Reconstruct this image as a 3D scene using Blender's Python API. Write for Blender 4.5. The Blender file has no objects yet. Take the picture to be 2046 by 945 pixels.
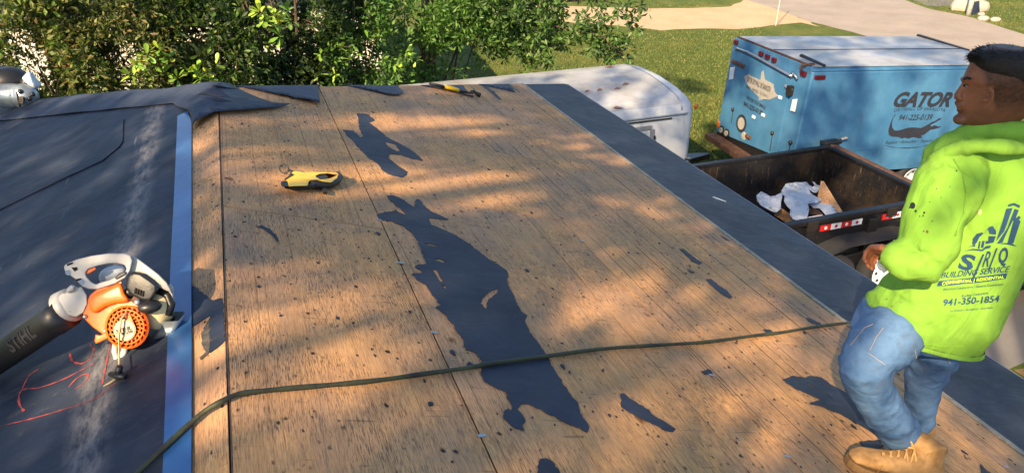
import bpy, bmesh, math, random
import numpy as np
from mathutils import Vector, Matrix, noise
from mathutils.bvhtree import BVHTree
random.seed(7); RNG = np.random.default_rng(7)
scn = bpy.context.scene
COL = scn.collection
V = Vector

# ------------------------------------------------------------------ camera
# the photograph is 2046 px wide; horizon, ridge direction and roof pitch were read from it
F, CX, CY = 1500.0, 1023.0, 472.5
PIT = math.atan((CY + 293.0) / F)
H, TAN = 1.42, 1 / 3.0
ZE, EW = 2.75, 4.35                       # eave height, eave half width
ZR = 4.2767                               # ridge height
_dn = np.array([0, math.cos(PIT), math.sin(PIT)])
_d = np.array([(420 - CX) / F, (-293 - CY) / F, 1.0]); _d -= _d @ _dn * _dn; _d /= np.linalg.norm(_d)
_r = np.cross(_dn, _d)
RM = np.array([_r, _d, -_dn])             # camera axes (right, down, forward) -> world
CAM = np.array([0.136, 0.0, ZR + H])
cd = bpy.data.cameras.new("camera"); cam = bpy.data.objects.new("camera", cd); COL.objects.link(cam)
cd.sensor_width = 36; cd.lens = 36 * F / 2046; cd.clip_end = 500; cd.clip_start = 0.05
mw = Matrix([[RM[i][0], -RM[i][1], -RM[i][2], CAM[i]] for i in range(3)] + [[0, 0, 0, 1]])
cam.matrix_world = mw
scn.camera = cam

# ------------------------------------------------------------------ light
SUN_AZ = (0.72, 0.694)                    # plan direction the shadows fall
SUN_EL = math.radians(35)
SUN_TO = V((SUN_AZ[0] * math.cos(SUN_EL), SUN_AZ[1] * math.cos(SUN_EL), -math.sin(SUN_EL))).normalized()
sl = bpy.data.lights.new("sun", 'SUN'); sl.energy = 5.0; sl.angle = math.radians(0.55); sl.color = (1.0, 0.74, 0.45)
so = bpy.data.objects.new("sun", sl); COL.objects.link(so); so.location = (-20, -20, 30)
so.rotation_euler = SUN_TO.to_track_quat('-Z', 'Y').to_euler()
W = bpy.data.worlds.new("World"); scn.world = W; W.use_nodes = True
_nt = W.node_tree; _bg = _nt.nodes['Background']
_sky = _nt.nodes.new('ShaderNodeTexSky'); _sky.sky_type = 'NISHITA'; _sky.sun_disc = False; _sky.ozone_density = 2.2
_sky.sun_elevation = SUN_EL; _sky.sun_rotation = math.atan2(-SUN_TO.x, -SUN_TO.y)
_nt.links.new(_sky.outputs[0], _bg.inputs[0]); _bg.inputs[1].default_value = 0.098
scn.view_settings.view_transform = 'Standard'; scn.view_settings.look = 'None'
scn.view_settings.exposure = 1.33; scn.view_settings.gamma = 1.0
scn.render.film_transparent = False
scn.cycles.max_bounces = 6; scn.cycles.use_denoising = True

# ------------------------------------------------------------------ pixel -> world
def ray(x, y): return RM @ np.array([(x - CX) / F, (y - CY) / F, 1.0])
def at_z(x, y, z): d = ray(x, y); return V(CAM + (z - CAM[2]) / d[2] * d)
def at_y(x, y, Y): d = ray(x, y); return V(CAM + (Y - CAM[1]) / d[1] * d)
RX = -0.055                                # ridge line sits a little left of the slope origin
def zR(x): return ZR - TAN * x
def zL(x): return ZR - TAN * RX + TAN * (x - RX)
def roofR(x, y, h=0):
    d = ray(x, y); t = (ZR + h - CAM[2] - TAN * CAM[0]) / (d[2] + TAN * d[0]); return V(CAM + t * d)
def roofL(x, y, h=0):
    d = ray(x, y); t = (zL(0) + h - CAM[2] + TAN * CAM[0]) / (d[2] - TAN * d[0]); return V(CAM + t * d)
E1 = V(RM[:, 0]).normalized(); E2 = V((-E1.y, E1.x, 0)); UP = V((0, 0, 1))
def pe(x, y, E):                           # point on the ray at horizontal forward distance E
    d = V(ray(x, y)); return V(CAM) + d * (E / d.dot(E2))
def at_plane(x, y, p0, n):
    d = V(ray(x, y)); c = V(CAM); return c + d * ((p0 - c).dot(n) / d.dot(n))

# ------------------------------------------------------------------ objects and tags
def tag(o, label=None, cat=None, group=None, kind=None):
    if label: o['label'] = label
    if cat: o['category'] = cat
    if group: o['group'] = group
    if kind: o['kind'] = kind
    return o
def setpar(o, par):
    if par is not None:
        o.parent = par; o.matrix_parent_inverse = Matrix.Translation(par_loc(par)).inverted()
def par_loc(p):
    l = V(p.location); 
    return l if p.parent is None else l     # children keep world coordinates: parents carry the only offset
def thing(name, loc, label, cat, group=None):
    o = bpy.data.objects.new(name, None); o.empty_display_size = 0.1; COL.objects.link(o); o.location = loc
    return tag(o, label, cat, group)
def link(name, me, mats, parent=None, smooth=False):
    o = bpy.data.objects.new(name, me); COL.objects.link(o)
    if mats is not None:
        for m in (mats if isinstance(mats, (list, tuple)) else [mats]): me.materials.append(m)
    if parent is not None:
        o.parent = parent
        root = parent
        while root.parent: root = root.parent
        if parent.parent is None: o.matrix_parent_inverse = Matrix.Translation(V(parent.location)).inverted()
    if smooth:
        me.polygons.foreach_set('use_smooth', [True] * len(me.polygons))
    return o
def pyd(name, vs, fs, mats, parent=None, smooth=False):
    me = bpy.data.meshes.new(name); me.from_pydata([tuple(v) for v in vs], [], fs); me.update()
    return link(name, me, mats, parent, smooth)
def npmesh(name, vs, fs, mats, parent=None, smooth=False):   # uniform face size, numpy
    me = bpy.data.meshes.new(name); n = len(vs); k = fs.shape[1]
    me.vertices.add(n); me.vertices.foreach_set('co', np.asarray(vs, np.float32).ravel())
    me.loops.add(fs.size); me.loops.foreach_set('vertex_index', fs.astype(np.int32).ravel())
    me.polygons.add(len(fs)); me.polygons.foreach_set('loop_start', np.arange(0, fs.size, k, dtype=np.int32))
    me.update(calc_edges=True); return link(name, me, mats, parent, smooth)

class MB:                                   # collects simple solids, builds ONE mesh object
    def __init__(s): s.v = []; s.f = []
    def add(s, vs, fs):
        b = len(s.v); s.v += [V(v) for v in vs]; s.f += [tuple(i + b for i in f) for f in fs]; return s
    def box(s, c, d, M=None):
        x, y, z = d[0] / 2, d[1] / 2, d[2] / 2; c = V(c)
        vs = [V((sx * x, sy * y, sz * z)) for sx in (-1, 1) for sy in (-1, 1) for sz in (-1, 1)]
        vs = [(M @ v if M else v) + c for v in vs]
        return s.add(vs, [(0, 1, 3, 2), (4, 6, 7, 5), (0, 4, 5, 1), (2, 3, 7, 6), (0, 2, 6, 4), (1, 5, 7, 3)])
    def hexa(s, p):                         # 8 corners: bottom 4 ccw, top 4
        return s.add(p, [(3, 2, 1, 0), (4, 5, 6, 7), (0, 1, 5, 4), (1, 2, 6, 5), (2, 3, 7, 6), (3, 0, 4, 7)])
    def tube(s, pts, rad, n=10, cap=True, flat=1.0, up=None):
        pts = [V(p) for p in pts]; m = len(pts)
        rad = rad if isinstance(rad, (list, tuple)) else [rad] * m
        ref = V(up) if up is not None else (V((0, 0, 1)) if abs((pts[-1] - pts[0]).normalized().z) < .9 else V((1, 0, 0)))
        vs = []
        for i, p in enumerate(pts):
            t = (pts[min(i + 1, m - 1)] - pts[max(i - 1, 0)]).normalized()
            a = t.cross(ref)
            if a.length < 1e-4: a = t.cross(V((0, 1, .1)))
            a.normalize(); b = a.cross(t)
            vs += [p + (a * math.cos(2 * math.pi * k / n) + b * math.sin(2 * math.pi * k / n) * flat) * rad[i] for k in range(n)]
        fs = [(i * n + k, i * n + (k + 1) % n, (i + 1) * n + (k + 1) % n, (i + 1) * n + k) for i in range(m - 1) for k in range(n)]
        if cap: fs += [tuple(reversed(range(n))), tuple((m - 1) * n + k for k in range(n))]
        return s.add(vs, fs)
    def loft(s, rings, cap=True):
        n = len(rings[0]); m = len(rings); vs = [v for r in rings for v in r]
        fs = [(i * n + k, i * n + (k + 1) % n, (i + 1) * n + (k + 1) % n, (i + 1) * n + k) for i in range(m - 1) for k in range(n)]
        if cap: fs += [tuple(reversed(range(n))), tuple((m - 1) * n + k for k in range(n))]
        return s.add(vs, fs)
    def ball(s, c, r, M=None, nu=10, nv=7):
        r = V(r) if not isinstance(r, (int, float)) else V((r, r, r)); c = V(c); rings = []
        for j in range(1, nv):
            a = math.pi * j / nv
            ring = []
            for k in range(nu):
                p = V((math.sin(a) * math.cos(2 * math.pi * k / nu) * r.x, math.sin(a) * math.sin(2 * math.pi * k / nu) * r.y, -math.cos(a) * r.z))
                ring.append((M @ p if M else p) + c)
            rings.append(ring)
        return s.loft(rings)
    def cyl(s, p, q, r, n=16, r2=None): return s.tube([p, q], [r, r2 if r2 is not None else r], n)
    def build(s, name, mats, parent=None, smooth=False, bevel=0, seg=2, recalc=True):
        me = bpy.data.meshes.new(name); me.from_pydata([tuple(v) for v in s.v], [], s.f); me.update()
        if recalc:
            bm = bmesh.new(); bm.from_mesh(me); bmesh.ops.recalc_face_normals(bm, faces=bm.faces); bm.to_mesh(me); bm.free()
        o = link(name, me, mats, parent, smooth)
        if bevel:
            b = o.modifiers.new('b', 'BEVEL'); b.width = bevel; b.segments = seg; b.limit_method = 'ANGLE'; b.angle_limit = .6
            b.harden_normals = False
        return o
def bake(o):                                # replace an object's mesh by its modified mesh
    dg = bpy.context.evaluated_depsgraph_get(); dg.update()
    me = bpy.data.meshes.new_from_object(o.evaluated_get(dg)); o.modifiers.clear(); o.data = me; return o
def remesh(o, vox, smooth=4, fac=.6, disp=None):
    m = o.modifiers.new('r', 'REMESH'); m.mode = 'VOXEL'; m.voxel_size = vox; m.use_smooth_shade = True
    if smooth: s = o.modifiers.new('s', 'SMOOTH'); s.iterations = smooth; s.factor = fac
    bake(o)
    if disp:
        me = o.data; n = len(me.vertices); co = np.empty(n * 3, np.float32); me.vertices.foreach_get('co', co); co = co.reshape(-1, 3)
        no = np.empty(n * 3, np.float32); me.vertices.foreach_get('normal', no); no = no.reshape(-1, 3)
        d = np.array([disp(V(c)) for c in co]); co = co + no * d[:, None]
        me.vertices.foreach_set('co', co.astype(np.float32).ravel()); me.update()
    o.data.polygons.foreach_set('use_smooth', [True] * len(o.data.polygons)); return o
def fill2d(loops, thick=0.0, bevel=0.0):
    """triangulate 2D loops (first outer, others holes) -> verts, faces; thick extrudes to z in [-t, 0]"""
    cu = bpy.data.curves.new('f', 'CURVE'); cu.dimensions = '2D'; cu.fill_mode = 'BOTH' if thick else 'FRONT'; cu.extrude = thick / 2
    for lp in loops:
        sp = cu.splines.new('POLY'); sp.points.add(len(lp) - 1); sp.use_cyclic_u = True
        for i, p in enumerate(lp): sp.points[i].co = (p[0], p[1], 0, 1)
    o = bpy.data.objects.new('f', cu); COL.objects.link(o)
    dg = bpy.context.evaluated_depsgraph_get(); dg.update()
    me = bpy.data.meshes.new_from_object(o.evaluated_get(dg))
    vs = [V(v.co) for v in me.vertices]; fs = [tuple(p.vertices) for p in me.polygons]
    bpy.data.objects.remove(o); bpy.data.curves.remove(cu); bpy.data.meshes.remove(me); return vs, fs
def text2d(s, bold=0.0, shear=0.0, spacing=1.0):
    cu = bpy.data.curves.new('t', 'FONT'); cu.body = s; cu.size = 1; cu.offset = bold; cu.shear = shear; cu.space_character = spacing
    cu.resolution_u = 3
    o = bpy.data.objects.new('t', cu); COL.objects.link(o)
    dg = bpy.context.evaluated_depsgraph_get(); dg.update()
    me = bpy.data.meshes.new_from_object(o.evaluated_get(dg))
    vs = np.array([v.co[:] for v in me.vertices]); fs = [tuple(p.vertices) for p in me.polygons]
    bpy.data.objects.remove(o); bpy.data.curves.remove(cu); bpy.data.meshes.remove(me)
    x0, y0 = vs[:, 0].min(), 0.0; w = np.ptp(vs[:, 0]); h = 0.69
    return [((v[0] - x0) / w, v[1] / h) for v in vs], fs    # unit box: x 0..1, cap height 0..1
def ragged(loop, step, amp, seed=0):
    out = []
    n = len(loop)
    for i in range(n):
        a = V((*loop[i], 0)); b = V((*loop[(i + 1) % n], 0)); L = (b - a).length; k = max(1, int(L / step))
        nrm = V((-(b - a).y, (b - a).x, 0)).normalized() if L > 1e-9 else V((0, 0, 0))
        for j in range(k):
            p = a.lerp(b, j / k); d = amp * (noise.noise(V((p.x * 1.3 / step, p.y * 1.3 / step, seed))) + .6 * noise.noise(V((p.x * .35 / step, p.y * .35 / step, seed + 9))))
            p = p + nrm * (d if j else d * .4); out.append((p.x, p.y))
    return out
def sub2d(vs, fs, n=1):                      # subdivide so flat print follows a curved cloth
    bm = bmesh.new(); bv = [bm.verts.new((v[0], v[1], 0)) for v in vs]
    for f in fs:
        try: bm.faces.new([bv[i] for i in f])
        except ValueError: pass
    bmesh.ops.triangulate(bm, faces=bm.faces)
    for _ in range(n): bmesh.ops.subdivide_edges(bm, edges=[e for e in bm.edges if e.calc_length() > .05], cuts=1)
    bmesh.ops.triangulate(bm, faces=bm.faces); bm.verts.index_update()
    r = [(v.co.x, v.co.y) for v in bm.verts], [tuple(v.index for v in f.verts) for f in bm.faces]; bm.free(); return r

# ------------------------------------------------------------------ materials
def hx(s):
    c = [int(s[i:i + 2], 16) / 255 for i in (0, 2, 4)]
    return tuple(x / 12.92 if x <= .04045 else ((x + .055) / 1.055) ** 2.4 for x in c)
class N:                                     # tiny node helper
    def __init__(s, name):
        s.m = bpy.data.materials.new(name); s.m.use_nodes = True; s.t = s.m.node_tree; s.b = s.t.nodes['Principled BSDF']
        s._co = None
    def n(s, typ, **kw):
        o = s.t.nodes.new('ShaderNode' + typ)
        for k, v in kw.items(): setattr(o, k, v)
        return o
    def l(s, a, b): s.t.links.new(a, b); return b
    def co(s, scale=(1, 1, 1), rot=(0, 0, 0), loc=(0, 0, 0)):
        if s._co is None: s._co = s.n('NewGeometry').outputs['Position']
        mp = s.n('Mapping'); mp.inputs['Scale'].default_value = scale; mp.inputs['Rotation'].default_value = rot; mp.inputs['Location'].default_value = loc
        s.l(s._co, mp.inputs[0]); return mp.outputs[0]
    def noise(s, sc, det=4, rough=.55, vec=None, dist=0):
        o = s.n('TexNoise'); o.inputs['Scale'].default_value = sc; o.inputs['Detail'].default_value = det; o.inputs['Roughness'].default_value = rough
        o.inputs['Distortion'].default_value = dist; s.l(vec if vec is not None else s.co(), o.inputs[0]); return o.outputs[0]
    def ramp(s, fac, stops):
        o = s.n('ValToRGB'); e = o.color_ramp.elements
        while len(e) < len(stops): e.new(.5)
        for i, (p, c) in enumerate(stops):
            e[i].position = p; e[i].color = (*c, 1) if isinstance(c, (tuple, list)) else (c, c, c, 1)
        s.l(fac, o.inputs[0]); return o.outputs[0]
    def mix(s, fac, a, b, mode='MIX'):
        o = s.n('MixRGB', blend_type=mode)
        for i, x in ((0, fac), (1, a), (2, b)):
            if isinstance(x, (int, float)): o.inputs[i].default_value = x if i == 0 else (x, x, x, 1)
            elif isinstance(x, (tuple, list)): o.inputs[i].default_value = (*x[:3], 1)
            else: s.l(x, o.inputs[i])
        return o.outputs[0]
    def math(s, op, a, b=0.0, clamp=False):
        o = s.n('Math', operation=op, use_clamp=clamp)
        for i, x in ((0, a), (1, b)):
            if isinstance(x, (int, float)): o.inputs[i].default_value = x
            else: s.l(x, o.inputs[i])
        return o.outputs[0]
    def sep(s):
        o = s.n('SeparateXYZ'); s.l(s.co(), o.inputs[0]); return o.outputs
    def bump(s, h, st=.3, dist=.01):
        o = s.n('Bump'); o.inputs['Strength'].default_value = st; o.inputs['Distance'].default_value = dist
        s.l(h, o.inputs['Height']); s.l(o.outputs[0], s.b.inputs['Normal'])
    def out(s, col=None, rough=None, metal=None, spec=None):
        for k, x in (('Base Color', col), ('Roughness', rough), ('Metallic', metal), ('Specular IOR Level', spec)):
            if x is None: continue
            if isinstance(x, (tuple, list)): s.b.inputs[k].default_value = (*x[:3], 1)
            elif isinstance(x, (int, float)): s.b.inputs[k].default_value = x
            else: s.l(x, s.b.inputs[k])
        return s.m
def simple(name, col, rough=.6, metal=0, spec=.5, var=.25, vs=9, col2=None, bump=.15, bs=60, dirt=0.0, dirtcol=(.05, .04, .03)):
    n = N(name); a = n.noise(vs, 5, .6)
    c2 = col2 if col2 else tuple(x * (1 - var) for x in col)
    c = n.mix(n.ramp(a, [(.35, 0.0), (.7, 1.0)]), col, c2)
    if dirt:
        g = n.noise(vs * 2.3, 6, .7); c = n.mix(n.ramp(g, [(.62 - dirt * .15, 0.0), (.72, 1.0)]), c, dirtcol)
    if bump: n.bump(n.noise(bs, 3), bump, .004)
    return n.out(c, n.math('ADD', n.math('MULTIPLY', a, .15), rough - .07), metal, spec)
# ------------------------------------------------------------------ material library
def m_plywood(name, seed=0.0, plank=.8, warm=0.0):
    n = N(name)
    big = n.noise(1.1, 4, .6, n.co(loc=(seed, seed, 0)))
    med = n.noise(1.0, 5, .65, n.co(scale=(22, 2.2, 8), loc=(seed, 0, 0)), .6)
    grain = n.noise(1.0, 4, .7, n.co(scale=(170, 7, 60), loc=(seed * 2, 0, 0)), .4)
    fine = n.noise(1.0, 3, .7, n.co(scale=(360, 24, 100), loc=(seed, 3, 0)))
    patch = n.noise(2.3, 5, .65, n.co(loc=(seed + 5, 1, 0)), .8)
    base = n.mix(n.ramp(med, [(.3, 0.0), (.72, 1.0)]), hx('cf9a62'), hx('e2ae74'))
    base = n.mix(n.ramp(big, [(.42, 0.0), (.66, .6)]), base, hx('bb977c'))                    # weathered grey bloom
    base = n.mix(n.math('MULTIPLY', n.ramp(grain, [(.45, 0.0), (.62, 1.0)]), .36), base, hx('8a5e3c'))
    # dark residue of the old felt, caught in the grain
    res = n.math('MULTIPLY', n.ramp(fine, [(.5, 0.0), (.6, 1.0)]), n.ramp(patch, [(.36, .2), (.58, 1.0)]))
    base = n.mix(n.math('MULTIPLY', res, .74), base, hx('2c2b2e'))
    grey = n.noise(1.0, 6, .75, n.co(scale=(5, 1.6, 5), loc=(seed + 1, 7, 0)), .7)
    base = n.mix(n.math('MULTIPLY', n.ramp(grey, [(.48, 0.0), (.66, 1.0)]), .42), base, hx('7a6c62'))
    # knots and rust coloured nail stains
    vo = n.n('TexVoronoi', feature='F1'); vo.inputs['Scale'].default_value = 1.0; vo.inputs['Randomness'].default_value = 1
    n.l(n.co(scale=(9, 7, 9), loc=(seed, 0, 0)), vo.inputs['Vector'])
    wob = n.math('ADD', vo.outputs['Distance'], n.math('MULTIPLY', n.noise(60, 3), .16))
    base = n.mix(n.ramp(wob, [(.13, 1.0), (.18, 0.0)]), base, hx('2c2422'))
    v2 = n.n('TexVoronoi', feature='F1'); v2.inputs['Scale'].default_value = 1.0
    n.l(n.co(scale=(3.1, 2.3, 3), loc=(seed + 2, 4, 0)), v2.inputs['Vector'])
    w2 = n.math('ADD', v2.outputs['Distance'], n.math('MULTIPLY', n.noise(40, 4, .7), .1))
    base = n.mix(n.ramp(w2, [(.075, .8), (.12, 0.0)]), base, hx('6b3a22'))
    v3 = n.n('TexVoronoi', feature='F1'); v3.inputs['Scale'].default_value = 1.0
    n.l(n.co(scale=(24, 15, 20), loc=(seed + 7, 4, 0)), v3.inputs['Vector'])
    w3 = n.math('ADD', v3.outputs['Distance'], n.math('MULTIPLY', n.noise(120, 3, .7), .3))
    sp = n.math('MULTIPLY', n.ramp(w3, [(.24, 1.0), (.30, 0.0)]), n.ramp(n.noise(2.0, 4, .6, n.co(loc=(3, seed, 0))), [(.36, 0.0), (.55, 1.0)]))
    base = n.mix(sp, base, hx('1f1e20'))
    # long scratches left by the tear-off shovels
    sc = n.noise(1.0, 2, .5, n.co(scale=(5, 60, 5), rot=(0, 0, .25), loc=(seed, 0, 0)), .3)
    base = n.mix(n.math('MULTIPLY', n.ramp(sc, [(.68, 0.0), (.72, 1.0)]), .4), base, hx('4a3a30'))
    h = n.math('ADD', n.math('MULTIPLY', grain, .5), n.math('MULTIPLY', fine, -.5))
    if plank:                                # veneer joints running up the sheet
        x = n.sep()[0]; xw = n.math('ADD', x, n.math('MULTIPLY', n.noise(.4, 2), .02))
        fr = n.math('FRACT', n.math('MULTIPLY', n.math('ADD', xw, seed), 1 / .149))
        ln = n.ramp(fr, [(0.0, 1.0), (.03, 1.0), (.055, 0.0)])
        fr2 = n.math('FRACT', n.math('MULTIPLY', n.math('ADD', xw, seed + .05), 1 / .271))
        ln2 = n.ramp(fr2, [(0.0, 1.0), (.012, 1.0), (.024, 0.0)])
        ln = n.math('MULTIPLY', n.math('MAXIMUM', ln, ln2), n.ramp(n.noise(1.0, 3, .6, n.co(scale=(3, 1.1, 3), loc=(seed, 9, 0))), [(.36, .15), (.56, 1.0)]))
        base = n.mix(n.math('MULTIPLY', ln, plank), base, hx('2e241e')); h = n.math('SUBTRACT', h, n.math('MULTIPLY', ln, 1.6 * plank))
    n.bump(h, .5, .003)
    return n.out(base, .8, 0, .25)
def m_felt(name, stripe=False, tone=1.0, blue=False):
    n = N(name)
    a = n.noise(2.2, 5, .6); b = n.noise(1.0, 5, .7, n.co(scale=(6, 22, 6), rot=(0, 0, .5))); c = n.noise(140, 3, .6)
    lo = tuple(x * tone for x in hx('202838' if blue else '1b2434')); hi = tuple(x * tone for x in hx('2f384a' if blue else '384050'))
    col = n.mix(n.ramp(a, [(.35, 0.0), (.72, 1.0)]), lo, hi)
    col = n.mix(n.math('MULTIPLY', n.ramp(b, [(.52, 0.0), (.75, 1.0)]), .22), col, hx('6f6b66'))
    col = n.mix(n.math('MULTIPLY', n.ramp(n.noise(22, 5, .7), [(.62, 0.0), (.74, 1.0)]), .14), col, hx('8a8580'))
    if stripe:                                # chalky scuff along the old lap line
        x = n.math('ADD', n.sep()[0], n.math('MULTIPLY', n.math('SUBTRACT', n.noise(3, 4), .5), .09))
        d = n.math('ABSOLUTE', n.math('ADD', x, .475))
        k = n.math('MULTIPLY', n.ramp(d, [(.0, 1.0), (.035, .75), (.085, 0.0)]), n.ramp(n.noise(26, 6, .75, n.co(scale=(1, .35, 1))), [(.36, 0.0), (.62, 1.0)]))
        col = n.mix(n.math('MULTIPLY', k, .42), col, hx('a9a6a2'))
        sc = n.noise(1, 3, .6, n.co(scale=(30, 2, 30), rot=(0, 0, -.35))); col = n.mix(n.math('MULTIPLY', n.ramp(sc, [(.68, 0.0), (.75, 1.0)]), .35), col, hx('8f97a2'))
    n.bump(n.math('ADD', n.math('MULTIPLY', c, .4), n.math('MULTIPLY', n.noise(7, 3), 1.2)), .35, .006)
    return n.out(col, n.ramp(b, [(.3, .5), (.7, .7)]), 0, .22)
def m_leaf(name, cols, rough=.55):
    n = N(name); g = n.n('NewGeometry'); r = g.outputs['Random Per Island']
    k = len(cols); col = n.ramp(r, [((i + .5) / k, c) for i, c in enumerate(cols)])
    n.t.nodes[-1]
    n.out(col, rough, 0, .45)
    tr = n.n('BsdfTranslucent'); n.l(n.mix(.5, col, (.35, .5, .05), 'MIX'), tr.inputs[0])
    mx = n.n('MixShader'); mx.inputs[0].default_value = .22
    o = n.t.nodes['Material Output']; n.l(n.b.outputs[0], mx.inputs[1]); n.l(tr.outputs[0], mx.inputs[2]); n.l(mx.outputs[0], o.inputs[0])
    return n.m
def m_bark(name='bark', a='5b4a3c', b='2d251f'):
    n = N(name); g = n.noise(1, 5, .7, n.co(scale=(40, 40, 9)))
    n.bump(g, .8, .02); return n.out(n.mix(n.ramp(g, [(.35, 0.0), (.65, 1.0)]), hx(b), hx(a)), .9)
def m_ground():
    n = N('lawn_grass'); a = n.noise(.35, 5, .6); b = n.noise(3.5, 6, .7); c = n.noise(30, 4, .7); f = n.noise(160, 3, .7)
    col = n.mix(n.ramp(b, [(.35, 0.0), (.65, 1.0)]), hx('4c6030'), hx('6a763c'))
    col = n.mix(n.ramp(a, [(.5, 0.0), (.72, .7)]), col, hx('978d52'))
    col = n.mix(n.math('MULTIPLY', n.ramp(c, [(.45, 0.0), (.7, 1.0)]), .6), col, hx('46521f'))
    col = n.mix(n.math('MULTIPLY', n.ramp(f, [(.45, 0.0), (.7, 1.0)]), .55), col, hx('39431c'))
    n.bump(n.math('ADD', c, f), .9, .03); return n.out(col, .95, 0, .1)
def m_road(name, a, b, sp, spc=60):
    n = N(name); x = n.noise(.8, 5, .6); y = n.noise(spc, 4, .8); z = n.noise(6, 5, .6)
    col = n.mix(n.ramp(x, [(.35, 0.0), (.7, 1.0)]), hx(a), hx(b)); col = n.mix(n.math('MULTIPLY', n.ramp(y, [(.5, 0.0), (.68, 1.0)]), .4), col, hx(sp))
    col = n.mix(n.math('MULTIPLY', n.ramp(z, [(.55, 0.0), (.75, 1.0)]), .3), col, hx(sp))
    n.bump(y, .5, .01); return n.out(col, .9, 0, .2)
def m_paint(name, col, faded, rough=.4, rust=.0, sc=1.6):
    n = N(name); a = n.noise(sc, 5, .65); g = n.noise(1, 5, .7, n.co(scale=(7, 7, 1.1))); f = n.noise(45, 4, .7)
    c = n.mix(n.ramp(a, [(.35, 0.0), (.7, 1.0)]), hx(col), hx(faded))
    c = n.mix(n.math('MULTIPLY', n.ramp(g, [(.56, 0.0), (.78, 1.0)]), .4), c, hx('55606a'))
    c = n.mix(n.math('MULTIPLY', n.ramp(f, [(.66, 0.0), (.74, 1.0)]), .35), c, hx('d8dadb'))
    if rust: c = n.mix(n.ramp(n.noise(5.5, 6, .75), [(.70 - rust * .1, 0.0), (.76 - rust * .1, 1.0)]), c, hx('6e4a35'))
    n.bump(n.noise(3, 3), .12, .02); return n.out(c, n.ramp(a, [(.3, rough), (.7, rough + .15)]), 0, .4)
def m_white_roof():
    n = N('stained_white_metal'); a = n.noise(1.3, 6, .7); b = n.noise(6, 6, .75)
    c = n.mix(n.ramp(a, [(.4, 0.0), (.7, 1.0)]), hx('a4a9ae'), hx('86847f'))
    c = n.mix(n.math('MULTIPLY', n.ramp(b, [(.58, 0.0), (.72, 1.0)]), .6), c, hx('9b8c7a')); c = n.mix(n.math('MULTIPLY', n.ramp(n.noise(19, 5, .8), [(.66, 0.0), (.75, 1.0)]), .5), c, hx('5f5a55'))
    n.bump(n.noise(2, 3), .1, .02); return n.out(c, .45, 0, .4)
def m_bed():
    n = N('worn_black_steel'); a = n.noise(2.2, 6, .7); b = n.noise(14, 6, .75); s = n.noise(1, 4, .7, n.co(scale=(40, 40, 3)))
    c = n.mix(n.ramp(a, [(.45, 0.0), (.62, 1.0)]), hx('17181b'), hx('33291f')); c = n.mix(n.ramp(b, [(.55, 0.0), (.72, .7)]), c, hx('4f3e30'))
    c = n.mix(n.math('MULTIPLY', n.ramp(s, [(.6, 0.0), (.72, 1.0)]), .5), c, hx('857566')); c = n.mix(n.ramp(n.noise(55, 4, .8), [(.7, 0.0), (.76, 1.0)]), c, hx('b59f86'))
    n.bump(b, .3, .02); return n.out(c, .6, .2, .4)
def m_denim():
    n = N('blue_denim'); a = n.noise(4.5, 5, .65); w = n.noise(1, 3, .6, n.co(scale=(700, 700, 250))); g = n.noise(9, 5, .7)
    c = n.mix(n.ramp(a, [(.35, 0.0), (.68, 1.0)]), hx('2c4a70'), hx('6688b0')); c = n.mix(n.math('MULTIPLY', w, .35), c, hx('2c4768'))
    c = n.mix(n.math('MULTIPLY', n.ramp(g, [(.54, 0.0), (.7, 1.0)]), .6), c, hx('3a4450')); 
    fold = n.noise(1, 3, .55, n.co(scale=(9, 9, 15)), 1.2); n.bump(n.math('ADD', fold, n.math('MULTIPLY', w, .08)), .3, .025); return n.out(c, .9, 0, .15)
def m_shirt():
    n = N('lime_jersey'); a = n.noise(3, 4, .6); w = n.noise(900, 2); g = n.noise(7, 5, .7)
    c = n.mix(n.ramp(a, [(.3, 0.0), (.7, 1.0)]), hx('6e9c36'), hx('7ba840')); 
    c = n.mix(n.math('MULTIPLY', n.ramp(g, [(.54, 0.0), (.72, 1.0)]), .45), c, hx('5f7434'))
    fold = n.noise(1, 3, .5, n.co(scale=(8, 8, 3.2), rot=(.5, .3, 0)), 1.2); n.bump(n.math('ADD', fold, n.math('MULTIPLY', w, .05)), .55, .03)
    return n.out(c, .85, 0, .2)
def m_skin():
    n = N('skin'); a = n.noise(18, 4, .6)
    c = n.mix(n.ramp(a, [(.35, 0.0), (.7, 1.0)]), hx('724630'), hx('86553d')); n.bump(n.noise(160, 3), .15, .002)
    at = n.n('Attribute', attribute_name='stubble'); c = n.mix(n.math('MULTIPLY', at.outputs['Fac'], n.math('ADD', .78, n.math('MULTIPLY', n.noise(420, 2), .3)), True), c, hx('15110e'))
    return n.out(c, .52, 0, .35)
def m_white_tool():
    n = N('scuffed_white_plastic'); a = n.noise(9, 5, .7); b = n.noise(30, 5, .75)
    c = n.mix(n.ramp(a, [(.4, 0.0), (.7, 1.0)]), hx('b9b6b0'), hx('a39d93')); c = n.mix(n.ramp(b, [(.64, 0.0), (.72, .9)]), c, hx('6a4a30'))
    n.bump(b, .15, .003); return n.out(c, .4, 0, .45)
MT = {}
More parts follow.
